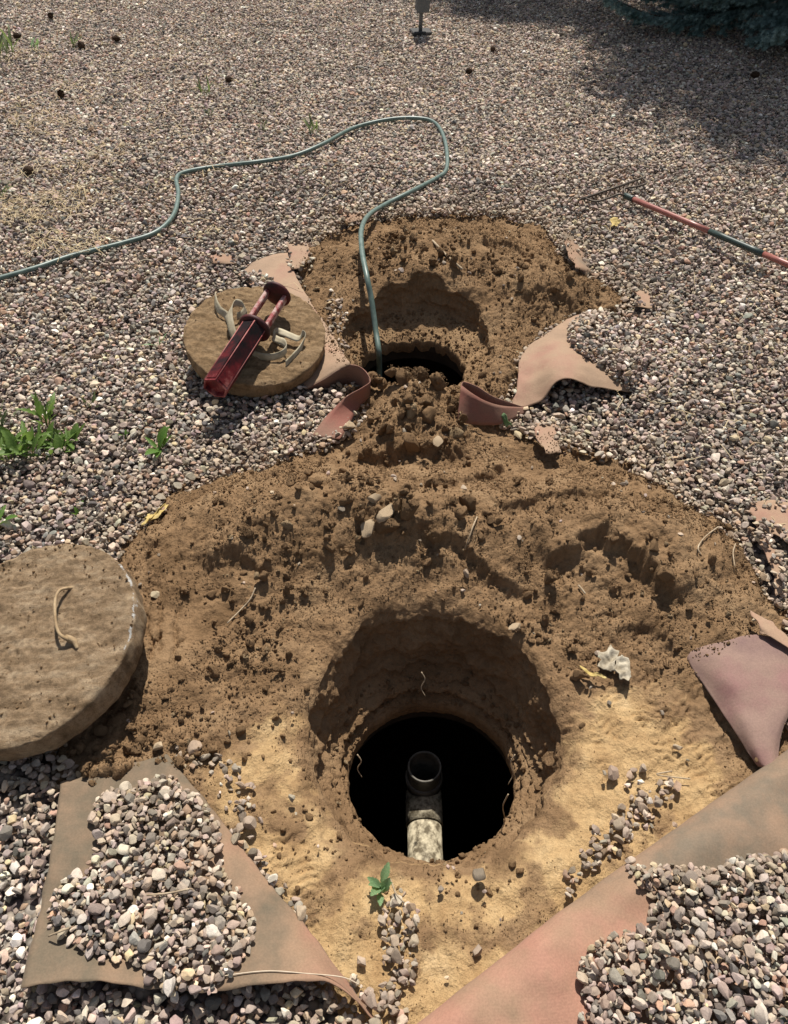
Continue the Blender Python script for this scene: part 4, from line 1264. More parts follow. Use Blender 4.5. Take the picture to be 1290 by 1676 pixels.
wc = np.array(WALL_CRUMBS); wr = np.clip(0.0026 * (1 - RNG.random(len(wc))) ** (-1 / 2.2), 0, .011)
wr[2200:] = np.clip(wr[2200:] * .55, 0, .0045)
wc[:, 2] += wr * .3
cl_P = np.concatenate([np.array(P_), wc]); cl_R = np.concatenate([np.array(R_), wr])
# crumbs lying on the ledge of the far pit and the lip of the near one stay in the wall relief
nC = len(cl_P)
tone = RNG.random(nC)[:, None]
cl_rgb = np.array(BROWN)[None] * (0.88 + 0.45 * tone)
pw = (sample(pale, cl_P[:, 0], cl_P[:, 1]) * 0.6)[:, None]
lightc = (RNG.random(nC) < 0.07)[:, None]
cl_rgb = np.where(lightc, np.array((0.40, 0.29, 0.17))[None] * (0.8 + .4 * tone), cl_rgb)
cl_rgb = cl_rgb * (1 - pw) + np.array(PALE_O)[None] * pw
cl_rot = RNG.uniform(0, 2 * np.pi, (nC, 3)); cl_rot[:, :2] *= 0.25
cl_scl = cl_R[:, None] * RNG.uniform(.8, 1.15, (nC, 3))
cl_idx = RNG.integers(0, NCLOD, nC)
vis, dep = in_frame(cl_P)
big = np.argsort(-(cl_R / dep) * vis)[:300]
isbig = np.zeros(nC, bool); isbig[big] = True
for k in big:
    o = link('clod', CLOD_HI[cl_idx[k]], None, SOIL)
    o.location = cl_P[k]; o.rotation_euler = cl_rot[k]; o.scale = cl_scl[k]
    o['soil_rgb'] = [float(q) for q in cl_rgb[k]]
s_ = ~isbig
scatter('soil_crumbs', cl_P[s_], cl_rot[s_], cl_scl[s_], cl_idx[s_], cl_rgb[s_], CLOD, 'soil_rgb', SOIL, 'small crumbs of brown soil strewn over the heaps')

# ------------------------------------------------------------------ pebbles
PAL = np.array([(.395, .32, .26), (.50, .44, .375), (.235, .185, .160), (.275, .25, .22), (.125, .115, .108), (.31, .205, .15), (.66, .62, .56), (.43, .345, .235), (.335, .27, .245)])
PW = np.array([.24, .10, .19, .13, .10, .07, .02, .05, .09]); PW /= PW.sum()
def pebble_sizes(n):
    a = np.clip(np.exp(RNG.normal(math.log(0.0086), 0.31, n)), 0.004, 0.018)
    return a
lids_mask = np.zeros(GX.shape, bool)
for L_ in (LID1, LID2):
    lids_mask |= np.hypot(GX - L_['c'][0], GY - L_['c'][1]) < L_['R'] * 0.80
memb_low = (MEMB > -1) & (MEMB < 0.052)
soil_cov = (sd > 0.012) & (H > -0.004) | (sd > 0.05)
HG = np.maximum(np.where(sd > -0.03, np.maximum(H, -0.014), -0.014), -0.014)
HG = np.where(in_pit, -0.6, HG)
base_g = HG.copy()
pb = []            # x y z r c
# bed: everywhere in the near part of the yard
dens_pp = 10000
def bed(n):
    xs = RNG.uniform(X0 + .05, X1 - .05, n); ys = RNG.uniform(Y0 + .02, Y1 - .05, n)
    a = pebble_sizes(n); c = a * RNG.uniform(.5, .72, n)
    ii = np.round((xs - X0) / RES).astype(int); jj = np.round((ys - Y0) / RES).astype(int)
    ok = ~(soil_cov[jj, ii] | memb_low[jj, ii] | lids_mask[jj, ii] | in_pit[jj, ii])
    half = 0.5055 * (ys * .7133 + 1.2266) + 0.75
    ok &= np.abs(xs) < half
    for k in np.nonzero(ok)[0]:
        mz = MEMB[jj[k], ii[k]]
        z = drop(HG, base_g, xs[k], ys[k], a[k] * .74, c[k], 0.026, 0.25)
        if z is None: continue
        if mz > -1 and z + c[k] > mz - 0.006: continue
        pb.append((xs[k], ys[k], z, a[k], c[k]))
bed(int((X1 - X0) * (Y1 - Y0) * dens_pp))
# piles lying on the fabric and loose spills on the soil
HP = np.maximum(HG, np.where(MEMB > -1, MEMB, -9))
HP = np.where(in_pit, -0.6, HP)
base_p = np.where(MEMB > -1, MEMB, np.maximum(H, -0.014))
for (px, py, r_) in [(1002, 1265, .0175), (1111, 1225, .016), (781, 1556, .014), (478, 1307, .011), (265, 1232, .018), (322, 1232, .018), (593, 1575, .015), (785, 1432, .018), (411, 1352, .016)]:
    q = G(px, py, -.01)
    z_ = drop(HP, base_p, q[0], q[1], r_ * .86, r_ * .7, .02, .3)
    if z_ is not None: pb.append((q[0], q[1], z_, r_, r_ * .7))
def pile(poly_px, z, dens_, limit, noise_=0.03, edge_n=0.0, allow=None):
    w = GP(poly_px, z)
    x0, y0 = w[:, 0].min(), w[:, 1].min(); x1, y1 = w[:, 0].max(), w[:, 1].max()
    n = int((x1 - x0) * (y1 - y0) * dens_)
    xs = RNG.uniform(x0, x1, n); ys = RNG.uniform(y0, y1, n)
    s = poly_sd(w, xs, ys) + noise_ * fbm2(xs * 14, ys * 14, 2, 141)
    ok = s > 0
    a = np.minimum(pebble_sizes(n) * .92, .0155); c = a * RNG.uniform(.5, .72, n)
    for k in np.nonzero(ok)[0]:
        lim = limit * min(1.0, 0.3 + s[k] / 0.06)
        z_ = drop(HP, base_p, xs[k], ys[k], a[k] * .66, c[k], lim, 0.28)
        if z_ is None: continue
        pb.append((xs[k], ys[k], z_, a[k], c[k]))
pile([(158, 1300), (200, 1282), (262, 1262), (322, 1290), (348, 1325), (362, 1360), (370, 1430), (402, 1478), (420, 1515), (412, 1562), (368, 1608), (340, 1640), (262, 1640), (232, 1592), (190, 1572), (150, 1556),
      (78, 1520), (72, 1482), (98, 1448), (145, 1415), (162, 1390), (150, 1340)], .045, 26000, .024, 0.012)
pile([(1300, 1402), (1230, 1395), (1200, 1410), (1130, 1428), (1070, 1415), (1035, 1425), (1030, 1455), (1075, 1475), (1060, 1500), (1010, 1530), (960, 1545), (945, 1580), (955, 1640), (950, 1720), (1500, 1720), (1500, 1400)], .06, 26000, .040, 0.012)
pile([(1030, 1405), (1090, 1400), (1110, 1425), (1050, 1440)], .06, 2500, .02, 0.01)
pile([(940, 522), (970, 512), (1060, 545), (1130, 600), (1100, 660), (1040, 640), (1000, 615), (950, 592), (925, 560), (935, 540)], .06, 20000, .045, 0.02)
pile([(1045, 520), (1080, 505), (1150, 600), (1120, 660), (1060, 640)], .02, 19000, .04, 0.02)
pile([(400, 440), (425, 448), (455, 465), (462, 490), (430, 520), (390, 470)], .04, 9000, .03, 0.015)
# spills on bare soil
pile([(615, 1500), (650, 1465), (680, 1500), (690, 1560), (672, 1640), (660, 1720), (600, 1720), (622, 1640), (632, 1570)], -.02, 8000, .035, 0.012)
pile([(640, 1440), (660, 1430), (670, 1480), (640, 1490)], -.02, 2600, .02, 0.01)
pile([(915, 1470), (935, 1400), (985, 1345), (1040, 1300), (1100, 1275), (1112, 1300), (1060, 1350), (1000, 1400), (940, 1465)], -.01, 6500, .028, 0.015)
pile([(998, 1255), (1045, 1258), (1110, 1270), (1100, 1300), (1030, 1290)], -.01, 2200, .02, 0.02)
pile([(300, 1245), (345, 1235), (395, 1255), (430, 1330), (415, 1365), (385, 1330), (340, 1290)], .0, 3600, .022, 0.015)
pile([(255, 1228), (330, 1222), (380, 1240), (330, 1265)], .0, 2600, .02, 0.02)
pile([(690, 1420), (760, 1425), (780, 1455), (700, 1470)], -.02, 900, .015, 0.02)
pile([(540, 480), (560, 500), (580, 560), (560, 580), (530, 530)], .02, 3000, .02, 0.02)
pile([(1240, 850), (1290, 862), (1300, 905), (1255, 890)], .04, 4200, .02, 0.02)
pile([(1228, 815), (1300, 820), (1300, 832), (1240, 840)], .04, 2200, .02, 0.02)
pile([(1180, 850), (1235, 830), (1255, 900), (1290, 990), (1262, 985), (1225, 920)], .02, 2600, .02, 0.03)
# pebbles lapping over the edges of the small scraps of fabric
for E_ in SMALL_EDGES:
    for q in E_[RNG.integers(0, len(E_), 60)]:
        x, y = q[0] + RNG.normal(0, .012), q[1] + RNG.normal(0, .012)
        if not (X0 + .05 < x < X1 - .05 and Y0 + .05 < y < Y1 - .05) or sample(sd, np.array([x]), np.array([y]))[0] > .06: continue
        a = float(pebble_sizes(1)[0]); z_ = drop(HP, base_p, x, y, a * .7, a * .6, .03, .3)
        if z_ is not None: pb.append((x, y, z_, a, a * .6))
# single stray pebbles on the soil
n = 420
xs = RNG.uniform(-1.1, 1.35, n); ys = RNG.uniform(0.4, 4.2, n)
for k in range(n):
    if sample(sd, xs[k:k + 1], ys[k:k + 1])[0] < 0.02 or sample(MEMB, xs[k:k + 1], ys[k:k + 1])[0] > -8.9 or min(sample(PITS['near']['rel'], xs[k:k + 1], ys[k:k + 1])[0], sample(PITS['far']['rel'], xs[k:k + 1], ys[k:k + 1])[0]) < 0.03: continue
    a = float(pebble_sizes(1)[0]) * .8; z_ = drop(HP, base_p, xs[k], ys[k], a * .86, a * .6, .02, .5)
    if z_ is not None: pb.append((xs[k], ys[k], z_, a, a * .6))
pb = np.array(pb)
# the yard farther off
sp = 0.0138
fx, fy = np.meshgrid(np.arange(-6.6, 6.6, sp), np.arange(-0.05, 9.6, sp))
fx = (fx + RNG.uniform(-.6, .6, fx.shape) * sp).ravel(); fy = (fy + RNG.uniform(-.6, .6, fy.shape) * sp).ravel()
half = 0.5055 * (fy * .7133 + 1.2266) + 0.75 + 0.10 * np.maximum(fy, 0)
ok = (np.abs(fx) < half) & ~((fx > X0 + .05) & (fx < X1 - .05) & (fy < Y1 - .05) & (fy > Y0 + .02))
fx, fy = fx[ok], fy[ok]
fa = pebble_sizes(len(fx)) * 1.08; fc = fa * RNG.uniform(.5, .72, len(fx))
fz = -0.010 + 0.006 * fbm2(fx * 1.7, fy * 1.7, 2, 81) + np.abs(RNG.normal(0, .008, len(fx))) + fc * .5
pb = np.concatenate([pb, np.stack([fx, fy, fz, fa, fc], 1)])
nP = len(pb)
ci_ = RNG.choice(len(PAL), nP, p=PW)
rgb = np.array((1.19, 1.165, 1.115)) * PAL[ci_] * RNG.normal(1, .19, (nP, 1)).clip(.5, 1.55) * RNG.normal(1, .035, (nP, 3))
# faint clustering of tone over the yard, and dust where soil was thrown
rgb *= (1 + 0.16 * fbm2(pb[:, 0] * 2.2, pb[:, 1] * 2.2, 3, 151))[:, None]
dust = 0.35 * sstep(-0.22, 0.02, np.where((pb[:, 0] > X0) & (pb[:, 0] < X1) & (pb[:, 1] < Y1), sample(sd, pb[:, 0], pb[:, 1]), -1))[:, None]
rgb = rgb * (1 - dust) + np.array((.36, .27, .17)) * dust
p_rot = np.stack([RNG.normal(0, .28, nP), RNG.normal(0, .28, nP), RNG.uniform(0, 2 * np.pi, nP)], 1)
p_scl = np.stack([pb[:, 3] * RNG.uniform(.95, 1.2, nP), pb[:, 3] * RNG.uniform(.85, 1.1, nP), pb[:, 4] / 0.6], 1)
p_idx = RNG.integers(0, NPEB, nP)
vis, dep = in_frame(pb[:, :3])
big = np.argsort(-(pb[:, 3] / dep) * vis)[:300]
isbig = np.zeros(nP, bool); isbig[big] = True
for k in big:
    o = link('pebble', PEB_HI[p_idx[k]], None, GROUND)
    o.location = pb[k, :3]; o.rotation_euler = p_rot[k]; o.scale = p_scl[k]
    o['stone_rgb'] = [float(q) for q in rgb[k]]
s_ = ~isbig
scatter('loose_gravel', pb[s_, :3], p_rot[s_], p_scl[s_], p_idx[s_], rgb[s_], PEB, 'stone_rgb', GROUND, 'mixed tan, mauve and grey pebbles covering the yard')
print('pebbles', nP, 'clods', nC)

# ------------------------------------------------------------------ weeds
def leaf_mesh(k, teeth, width, droop):
    n = 14
    V = []; Fc = []
    r = random.Random(k)
    for i in range(n + 1):
        t = i / n
        w = width * (math.sin(math.pi * min(1, t * 0.94 + 0.04)) ** 0.8) * (0.25 + 0.75 * min(1, t * 2.2))
        if teeth and 0 < i < n: w *= (1.0 if i % 2 else 1 - teeth) * r.uniform(.88, 1.1)
        if i == n: w = 0.002
        y = t - 0.12 * droop * t ** 3
        z = 0.22 * t - droop * t * t * 0.55
        fold = 0.35 * w
        V += [(-w, y, z + fold + r.uniform(-.006, .006)), (-w * .45, y + .01, z + fold * .35), (0, y, z), (w * .45, y + .01, z + fold * .35), (w, y, z + fold + r.uniform(-.006, .006))]
    for i in range(n):
        for c in range(4):
            a = i * 5 + c
            Fc.append((a, a + 1, a + 6, a + 5))
    return py_mesh('leaf_shape', V, Fc)
LEAVES = [leaf_mesh(1, .4, .095, .5), leaf_mesh(2, .3, .12, .3), leaf_mesh(3, .45, .10, .9), leaf_mesh(4, .15, .19, .45), leaf_mesh(5, .0, .045, .6)]
LEAF_M = {}
def leaf_for(k, mat):
    key = (k, mat.name)
    if key not in LEAF_M:
        m = LEAVES[k].copy(); m.materials.clear(); m.materials.append(mat); LEAF_M[key] = m
    return LEAF_M[key]
def ground_z(x, y):
    if X0 < x < X1 and Y0 < y < Y1:
        i = int((x - X0) / RES); j = int((y - Y0) / RES)
        return float(HP[j, i])
    return 0.012
def weed(px, py, size, n, mat, label, kinds=(0, 1, 2), el=(25, 75), seed=0, spread=0.02, stem=True):
    r = random.Random(seed * 31 + int(px))
    c = G(px, py, 0.01)
    t = empty('weed', (c[0], c[1], ground_z(c[0], c[1]) - 0.006))
    tag(t, label, 'weed')
    for q in range(n):
        o = link('leaf', leaf_for(r.choice(kinds), mat), None, t)
        s = size * r.uniform(.55, 1.05)
        o.scale = (s, s, s)
        e = math.radians(r.uniform(*el)); a = q * 2.4 + r.uniform(-.4, .4)
        o.rotation_euler = Euler((e, r.uniform(-.3, .3), a), 'XYZ')
        o.location = (r.uniform(-1, 1) * spread, r.uniform(-1, 1) * spread, r.uniform(0, .4) * spread)
    if stem:
        link('stem', tube_mesh('stem', [(0, 0, -.01), (.002, .003, size * .2), (0, 0, size * .35)], [.003, .0025, .0012], 6), mat, t)
    return t
weed(40, 745, .105, 40, M_LEAF_Y, 'large leafy green weed at the left edge, front of the clump', seed=1, spread=.055, kinds=(0, 1, 3), el=(15, 65))
weed(98, 728, .105, 36, M_LEAF_Y, 'large bright green weed right of the leafy clump, left side', seed=2, spread=.045, kinds=(0, 1, 3), el=(15, 65))
weed(78, 700, .13, 9, M_LEAF_Y, 'tall upright green weed at the back of the left clump', seed=3, spread=.015, el=(50, 80), kinds=(0, 2))
weed(8, 690, .12, 6, M_LEAF_D, 'dull green weed cut by the left edge, behind the clump', seed=21, spread=.02)
weed(262, 738, .105, 6, M_LEAF, 'small broad leaved weed on the pebbles below the far lid', seed=4, el=(20, 65), kinds=(1, 3), spread=.006)
weed(122, 834, .055, 4, M_LEAF, 'tiny green seedling on the pebbles above the large near lid', seed=5, kinds=(3,), spread=.006)
weed(-4, 862, .11, 5, M_LEAF, 'dark green leaf cluster at the left edge above the near lid', seed=6, el=(10, 40), kinds=(3, 1), spread=.01)
weed(150, 660, .075, 6, M_LEAF_D, 'small dull green weed above the left leafy clump', seed=7, spread=.01)
weed(205, 716, .035, 3, M_LEAF, 'tiny sprout between the leafy clump and the small weed', seed=8, kinds=(3,), spread=.004)
weed(622, 1448, .062, 9, M_LEAF_B, 'pale green wilted seedling lying on soil before the near pit', seed=9, el=(25, 70), kinds=(3,), spread=.008)
weed(262, 568, .06, 8, M_LEAF_B, 'pale grey green tuft left of the far lid', seed=10, el=(10, 60), kinds=(4, 0), spread=.015)
weed(12, 95, .26, 16, M_LEAF_D, 'grassy green weed tuft at the upper left edge', seed=11, el=(35, 80), kinds=(4, 0), spread=.07)
weed(57, 82, .13, 8, M_LEAF_B, 'small pale green tuft beside the upper left weed', seed=12, el=(20, 70), kinds=(0, 4), spread=.03)
weed(121, 78, .14, 9, M_LEAF_D, 'small green tuft touching a pine cone, upper left', seed=13, el=(35, 80), kinds=(4, 0), spread=.02)
weed(338, 156, .13, 9, M_LEAF_D, 'thin dull green tuft left above the hose', seed=14, el=(40, 80), kinds=(4,), spread=.03)
weed(341, 190, .10, 6, M_LEAF_D, 'faint thin tuft below another tuft, left above the hose', seed=15, el=(40, 80), kinds=(4,), spread=.03)
weed(512, 218, .13, 10, M_LEAF_D, 'thin upright green weed just above the hose', seed=16, el=(45, 82), kinds=(4, 0), spread=.035)
weed(430, 212, .08, 6, M_LEAF_D, 'short faded tuft left of the thin weed above the hose', seed=17, el=(40, 80), kinds=(4,), spread=.03)
weed(-2, 322, .17, 10, M_LEAF_D, 'green weed at the left edge level with the hose bend', seed=18, el=(30, 75), kinds=(4, 0), spread=.04)

# ------------------------------------------------------------------ pine cones
def cone_mesh():
    V = []; Fc = []
    n = 90
    for k in range(n):
        t = (k + .5) / n
        a = k * 2.39996
        z = t * 1.5
        r = 0.5 * math.sin(math.pi * (0.12 + 0.84 * t)) ** .8
        w, l = 0.17 * (1.1 - .5 * t), 0.24 * (1.15 - .6 * t)
        ca, sa = math.cos(a), math.sin(a)
        def P(rad, tan, h): return (ca * rad - sa * tan, sa * rad + ca * tan, h)
        o = len(V)
        V += [P(r * .4, -w * .5, z - .04), P(r * .4, w * .5, z - .04), P(r + l * .3, w, z + .06), P(r + l * .55, 0, z + .12), P(r + l * .3, -w, z + .06), P(r + l * .3, 0, z - .02)]
        Fc += [(o, o + 1, o + 2, o + 3, o + 4), (o, o + 5, o + 1), (o + 1, o + 5, o + 2), (o + 2, o + 5, o + 3), (o + 3, o + 5, o + 4), (o + 4, o + 5, o)]
    v, f = mesh_data(tube_mesh('core', [(0, 0, 0), (0, 0, .5), (0, 0, 1.0), (0, 0, 1.5)], [.2, .42, .38, .1], 10, 3))
    o = len(V); V += v; Fc += [tuple(i + o for i in q) for q in f]
    return py_mesh('pine_cone', V, Fc, False)
CONE = cone_mesh(); CONE.materials.append(M_CONE)
for k, (px, py, s, lab) in enumerate([(85, 27, .030, 'dark pine cone highest at the upper left'), (22, 60, .030, 'brown pine cone just above the grassy tuft at the left edge'), (132, 75, .036, 'pine cone touching the small green tuft, upper left'),
                                    (196, 64, .030, 'pine cone right of the green tuft, upper left'), (98, 152, .030, 'pine cone alone below the upper left weeds'), (369, 131, .027, 'pine cone alone above the hose, left of centre'),
                                    (53, 280, .030, 'pine cone in dry grass near the left edge above the hose'), (1042, 23, .034, 'pine cone at the sunny edge of the spruce shade'), (763, 117, .026, 'pine cone alone on pebbles right of the utility post'),
                                    (806, 80, .026, 'pine cone between the utility post and the spruce shade'), (1243, 123, .03, 'pine cone inside the spruce shade, right')]):
    o = link('pine_cone', CONE)
    c = G(px, py, .03)
    o.location = (c[0], c[1], .032)
    s *= 1.35
    o.scale = (s, s, s)
    o.rotation_euler = (math.radians(70 + 17 * (k % 3)), 0.3 * k, 1.7 * k)
    tag(o, lab, 'pine cone', 'pine cones strewn over the pebbles')

# ------------------------------------------------------------------ dry grass, straws
def straw():
    n = 3400
    px = np.where(RNG.random(n) < .62, RNG.beta(1.1, 2.6, n) * 420, RNG.uniform(-60, 1350, n)); py = np.where(px < 420, RNG.uniform(60, 420, n), RNG.uniform(20, 900, n))
    P0 = np.array([G(a, b, .02) for a, b in zip(px, py)])
    inn = (P0[:, 0] > X0) & (P0[:, 0] < X1) & (P0[:, 1] < Y1)
    ok = ~inn
    ok[inn] = (sample(sd, P0[inn, 0], P0[inn, 1]) < -0.03)
    ok &= RNG.random(len(ok)) < sstep(-.05, .5, fbm2(P0[:, 0] * 2.1, P0[:, 1] * 2.1, 3, 191) + .1)
    P0 = P0[ok]; n = len(P0)
    ang = RNG.uniform(0, 2 * np.pi, n); ln = RNG.uniform(.03, .11, n); up_ = RNG.uniform(.0, .35, n); w = RNG.uniform(.0006, .0013, n) * (1 + .12 * P0[:, 1])
    d = np.stack([np.cos(ang), np.sin(ang), 0 * ang], 1); s = np.stack([-np.sin(ang), np.cos(ang), 0 * ang], 1)
    V = []
    for t in (0, .5, 1):
        c = P0 + d * (ln * t)[:, None] + s * (ln * .18 * math.sin(math.pi * t))[:, None]
        c[:, 2] = .024 + ln * up_ * math.sin(math.pi * (t * .8 + .1)) + .006
        V.append(c - s * w[:, None]); V.append(c + s * w[:, None])
    V = np.stack(V, 1).reshape(-1, 3)
    b = np.arange(n)[:, None] * 6
    f = np.concatenate([b + np.array([[0, 1, 3, 2]]), b + np.array([[2, 3, 5, 4]])])
    o = link('dry_grass', np_mesh('dry_grass', V, f), M_STRAW)
    tag(o, 'dry straw coloured grass bits caught among the pebbles', 'dry grass', None, 'stuff')
straw()

# ------------------------------------------------------------------ twigs, roots and litter
def sz(px, py, dz=.011):
    """point on the surface (soil, pebbles) seen at (px, py)"""
    z = 0.02
    for _ in range(8):
        q = G(px, py, z)
        z = 0.5 * z + 0.5 * (ground_z(q[0], q[1]) + dz)
    return G(px, py, z)
for nm, pts, r, lab, m_ in [
    ('twig', [(697, 382), (712, 398), (728, 415), (742, 428), (757, 441)], .0055, 'pale twig lying on the far soil heap above the pit', M_TWIG),
    ('root', [(781, 846), (774, 862), (768, 880), (760, 902)], .0022, 'thin pale root right of the flat rock on the near heap', M_TWIG),
    ('root', [(418, 962), (410, 980), (396, 996), (372, 1020)], .0022, 'thin bent root in the soil between near lid and pit', M_TWIG),
    ('root', [(1176, 862), (1155, 878), (1143, 895), (1147, 908)], .0022, 'curved pale root near the right edge of the near heap', M_TWIG),
    ('root', [(1204, 890), (1200, 905), (1203, 928)], .0022, 'short upright root strand at the right of the heap', M_TWIG),
    ('straw_stem', [(947, 958), (953, 965), (958, 972)], .0035, 'short pale stem below the broken ledge of the heap', M_TWIG),
    ('twig', [(80, 1532), (95, 1526), (113, 1519)], .0022, 'thin twig on the fabric left of the pebble pile', M_TWIG),
    ('twig', [(240, 1465), (275, 1462), (310, 1455)], .0022, 'thin twig across the pebble pile on the left flap', M_TWIG),
    ('twig', [(1100, 1262), (1075, 1268), (1130, 1275)], .0018, 'thin root beside loose pebbles right of the near pit', M_TWIG),
    ('root', [(640, 1440), (648, 1462), (662, 1478)], .0018, 'thin root trailing from the wilted seedling', M_TWIG),
    ('twig', [(222, 432), (238, 425), (250, 428)], .003, 'bleached bent twig on pebbles below the hose', M_PAPER)]:
    p = np.array([sz(*q) for q in pts])
    org = p.mean(0)
    o = link(nm, tube_mesh(nm, p - org, [r] * len(p), 6, 6), m_); o.location = org
    tag(o, lab, 'root' if nm == 'root' else 'twig')
# roots hanging from the wall of the near pit
for k, (px, py, z, ln, lab) in enumerate([(832, 1300, -.18, .16, 'long fine root hanging inside the near pit, right side'), (843, 1235, -.16, .10, 'fine root strand hanging from the right wall of the near pit'),
                                          (585, 1235, -.2, .06, 'short root sticking out of the left wall of the near pit'), (690, 1100, -.12, .07, 'root whisker on the back wall of the near pit')]):
    c = G(px, py, z)
    dirx = (PITS['near']['c'][0] - c[0])
    pts = [c, c + np.array((.01 * np.sign(dirx), -.01, -ln * .3)), c + np.array((.0, -.02, -ln * .7)), c + np.array((.012 * np.sign(dirx), -.035, -ln))]
    tag(link('hanging_root', tube_mesh('hanging_root', pts, [.002, .0018, .0015, .001], 6, 6), M_TWIG), lab, 'root')

def scrap(name, label, cat, outline, mat, h=.008, n=12, crump=.008, seed=1):
    """thin crumpled scrap with a given outline, lying on the soil"""
    q = np.array([sz(*p) for p in outline])
    c = q.mean(0)
    V = []
    for k in range(n + 1):
        f = k / n
        for p in catmull(np.concatenate([q, q[:1]]), 36)[:-1]:
            p = c + (p - c) * (1 + .45 * float(fbm2(np.array([p[0] * 37.3]), np.array([p[1] * 41.7]), 3, 165 + seed)[0]))
            w = c + (p - c) * f
            zz = w[2] + h + crump * float(fbm2(np.array([w[0] * 38]), np.array([w[1] * 38]), 2, 160 + seed)[0])
            V.append((w[0] - c[0], w[1] - c[1], zz - c[2]))
    o = link(name, np_mesh(name, V, grid_faces(n + 1, 35, True)), mat)
    o.location = c
    md = o.modifiers.new('thickness', 'SOLIDIFY'); md.thickness = .0015
    return tag(o, label, cat)
scrap('paper_scrap', 'crumpled pale scrap on trodden soil right of the near pit', 'litter', [(982, 1068), (1002, 1064), (1012, 1072), (1006, 1088), (1012, 1104), (1000, 1102), (980, 1092)], M_PAPER, seed=2, crump=.012)
scrap('paper_scrap', 'pale torn scrap overlapping the crumpled one right of the near pit', 'litter', [(1008, 1076), (1020, 1080), (1032, 1100), (1030, 1116), (1016, 1120), (1008, 1102)], M_PAPER, h=.014, seed=3, crump=.012)
scrap('dead_leaf', 'yellow torn leaf lying left of the pale scraps', 'leaf', [(953, 1096), (962, 1098), (972, 1106), (990, 1110), (984, 1114), (970, 1111), (955, 1102)], M_YEL, h=.010, seed=4)
scrap('dead_leaf', 'curled yellow leaf at the edge of pebbles above the near lid', 'leaf', [(238, 853), (248, 845), (262, 838), (272, 826), (275, 832), (266, 846), (252, 854), (240, 861)], M_YEL, h=.012, seed=5)
scrap('dead_leaf', 'small yellow leaf on the pebbles below the rake head', 'leaf', [(998, 366), (1006, 362), (1014, 366), (1012, 374), (1002, 378)], M_YEL, h=.02, seed=6)
scrap('ribbon_scrap', 'green and white scrap at the foot of the curled fabric', 'litter', [(820, 684), (825, 682), (832, 694), (838, 700), (832, 703), (822, 694)], M_LEAF_B, h=.012, seed=7)

def rock(px, py, s, rot, k, lab):
    q = sz(px, py, s * .3)
    o = link('rock', PEB_HI[k].copy())
    o.data.materials.clear(); o.data.materials.append(M_ROCK)
    o.location = q; o.scale = (s, s * .75, s * .9); o.rotation_euler = rot
    return tag(o, lab, 'rock')
rock(633, 838, .052, (1.1, .15, 1.1), 3, 'flat pale upright rock in the middle of the near heap')
rock(612, 815, .028, (.2, .3, .4), 5, 'small pale rock behind the upright rock')
rock(572, 696, .034, (.1, .2, .6), 6, 'pale rock against the curled fabric beside the neck of soil')
rock(715, 722, .028, (.3, .1, 2.0), 7, 'rounded tan rock behind the crest of the near heap')
rock(845, 1027, .024, (.1, .2, .3), 8, 'tan rock near the back rim of the near pit')
rock(605, 862, .040, (.2, -.2, .9), 9, 'broad smooth rock left of the upright rock')

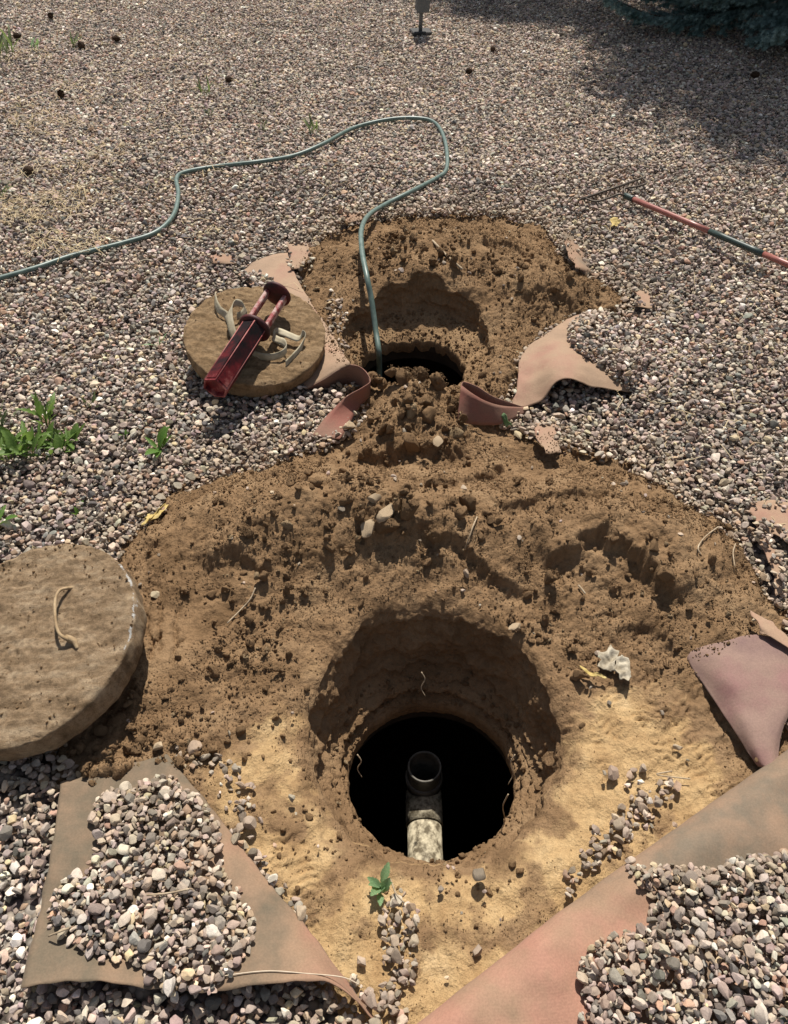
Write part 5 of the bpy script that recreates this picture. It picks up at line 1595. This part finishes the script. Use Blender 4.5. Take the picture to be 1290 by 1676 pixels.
# ------------------------------------------------------------------ trees
def spruce():
    r = np.random.default_rng(5)
    base_p_ = np.array((3.42, 7.85, 0.0))
    t = empty('spruce_tree', tuple(base_p_)); tag(t, 'dark blue green spruce with low branches at the upper right corner', 'tree')
    Ht = 4.6
    link('trunk', tube_mesh('trunk', [(0, 0, -.1), (.02, 0, 1.2), (0, .02, 2.8), (0, 0, Ht)], [.14, .11, .06, .01], 12, 6), M_BARK, t)
    # one bottle-brush shoot
    m = 110
    ss = r.random(m); aa = r.uniform(0, 2 * np.pi, m); ll = r.uniform(.018, .030, m)
    root = np.stack([ss, 0 * ss, 0 * ss], 1)
    dirn = np.stack([0.55 + 0 * aa, np.cos(aa), np.sin(aa)], 1); dirn /= np.linalg.norm(dirn, axis=1)[:, None]
    sidev = np.cross(dirn, np.array((1.0, .3, .2))); sidev /= np.linalg.norm(sidev, axis=1)[:, None]
    Vs = []; br_parts = []
    def shoot(p, d, ln):
        d = d / np.linalg.norm(d)
        y = np.cross((0, 0, 1.0), d); y /= np.linalg.norm(y) + 1e-9; z = np.cross(d, y)
        Mx = np.stack([d, y, z], 1)
        a0 = p + (root * ln) @ Mx.T
        tip = a0 + (dirn * ll[:, None]) @ Mx.T
        sv = (sidev * .0026) @ Mx.T
        Vs.append(np.stack([a0 - sv, a0 + sv, tip], 1).reshape(-1, 3))
    nb = 110
    for k in range(nb):
        hf = (k / nb) ** 1.25
        z0 = 0.22 + hf * (Ht - .5)
        L_ = (1.62 * (1 - hf) ** .9 + .12) * r.uniform(.85, 1.1)
        a = k * 2.39996 + r.uniform(-.2, .2)
        d0 = np.array((math.cos(a), math.sin(a), 0))
        detail = (a % (2 * np.pi) > 2.6) and (a % (2 * np.pi) < 5.6) and z0 < 1.3
        ns = int(L_ / (.045 if detail else .10)) + 2
        side = np.array((-d0[1], d0[0], 0))
        pts = []
        for q in range(7):
            f = q / 6
            pts.append(np.array((0, 0, z0)) + d0 * L_ * f + np.array((0, 0, -.16 * L_ * math.sin(f * 2.2) + .12 * L_ * f * f)))
        br_parts.append(mesh_data(tube_mesh('b', pts, np.linspace(.018, .003, 7), 5)))
        cv = catmull(pts, ns)
        for q in range(ns):
            f = q / (ns - 1)
            if f < .12: continue
            for sgn in (-1, 1):
                ln = L_ * .34 * (1 - f * .72) * r.uniform(.7, 1.1)
                dd = d0 * r.uniform(.6, .9) + side * sgn * r.uniform(.5, .9) + np.array((0, 0, r.uniform(-.25, .15)))
                dd /= np.linalg.norm(dd)
                m_ = max(1, int(ln / (.11 if detail else .22)))
                for u_ in range(m_):
                    shoot(cv[q] + dd * ln * u_ / m_, dd + np.array((0, 0, .1)), ln / m_ * 1.1)
                    if detail and u_ < m_ :
                        for s2 in (-1, 1):
                            shoot(cv[q] + dd * ln * (u_ + .5) / m_, dd + s2 * .7 * np.cross(dd, (0, 0, 1)), .07 * r.uniform(.7, 1.2))
        shoot(cv[-1], d0, .12)
    V = np.concatenate(Vs)
    o = link('crown', np_mesh('crown', V, np.arange(len(V)).reshape(-1, 3), False), M_NEEDLE, t)
    link('branch_wood', join_meshes('branch_wood', br_parts), M_BARK, o)
    print('spruce tris', len(V) // 3)
spruce()

def leafy_trees():
    r = np.random.default_rng(9)
    n = 30000
    # clumps of leaf faces on a handful of limbs
    cl = r.normal(size=(70, 3)); cl /= np.linalg.norm(cl, axis=1)[:, None]; cl *= (r.random(70) ** .45)[:, None]; cl[:, 2] *= .8
    c = cl[r.integers(0, 70, n)] + r.normal(0, .13, (n, 3))
    u = r.normal(size=(n, 3)); u /= np.linalg.norm(u, axis=1)[:, None]
    w = np.cross(u, r.normal(size=(n, 3))); w /= np.linalg.norm(w, axis=1)[:, None]
    s = .035
    V = np.stack([c - u * s, c + w * s * .5, c + u * s, c - w * s * .5], 1).reshape(-1, 3)
    crown = np_mesh('leaf_crown', V, np.arange(4 * n).reshape(-1, 4), False); crown.materials.append(M_LEAF)
    for (x, y, zc, R_, lab) in ((3.75, 9.75, 5.0, 2.0, 'leafy tree beyond the spruce that shades the pebbles at right'), (1.62, 11.9, 4.3, 1.15, 'smaller leafy tree whose round shade falls at the top')):
        t = empty('leafy_tree', (x, y, 0)); tag(t, lab, 'tree')
        parts = [mesh_data(tube_mesh('k', [(0, 0, -.1), (.05, 0, zc * .4), (0, .03, zc)], [.13, .1, .05], 10, 5))]
        for k in range(9):
            a = k * 2.4; e = np.array((math.cos(a) * R_ * .6, math.sin(a) * R_ * .6, zc + R_ * .3 * math.sin(k)))
            parts.append(mesh_data(tube_mesh('k', [(0, 0, zc * .55 + .1 * k), tuple(e * .5 + np.array((0, 0, zc * .45))), tuple(e)], [.05, .03, .01], 6, 4)))
        link('trunk', join_meshes('trunk', parts), M_BARK, t)
        o = link('crown', crown, None, t); o.location = (0, 0, zc); o.scale = (R_, R_, R_)
leafy_trees()
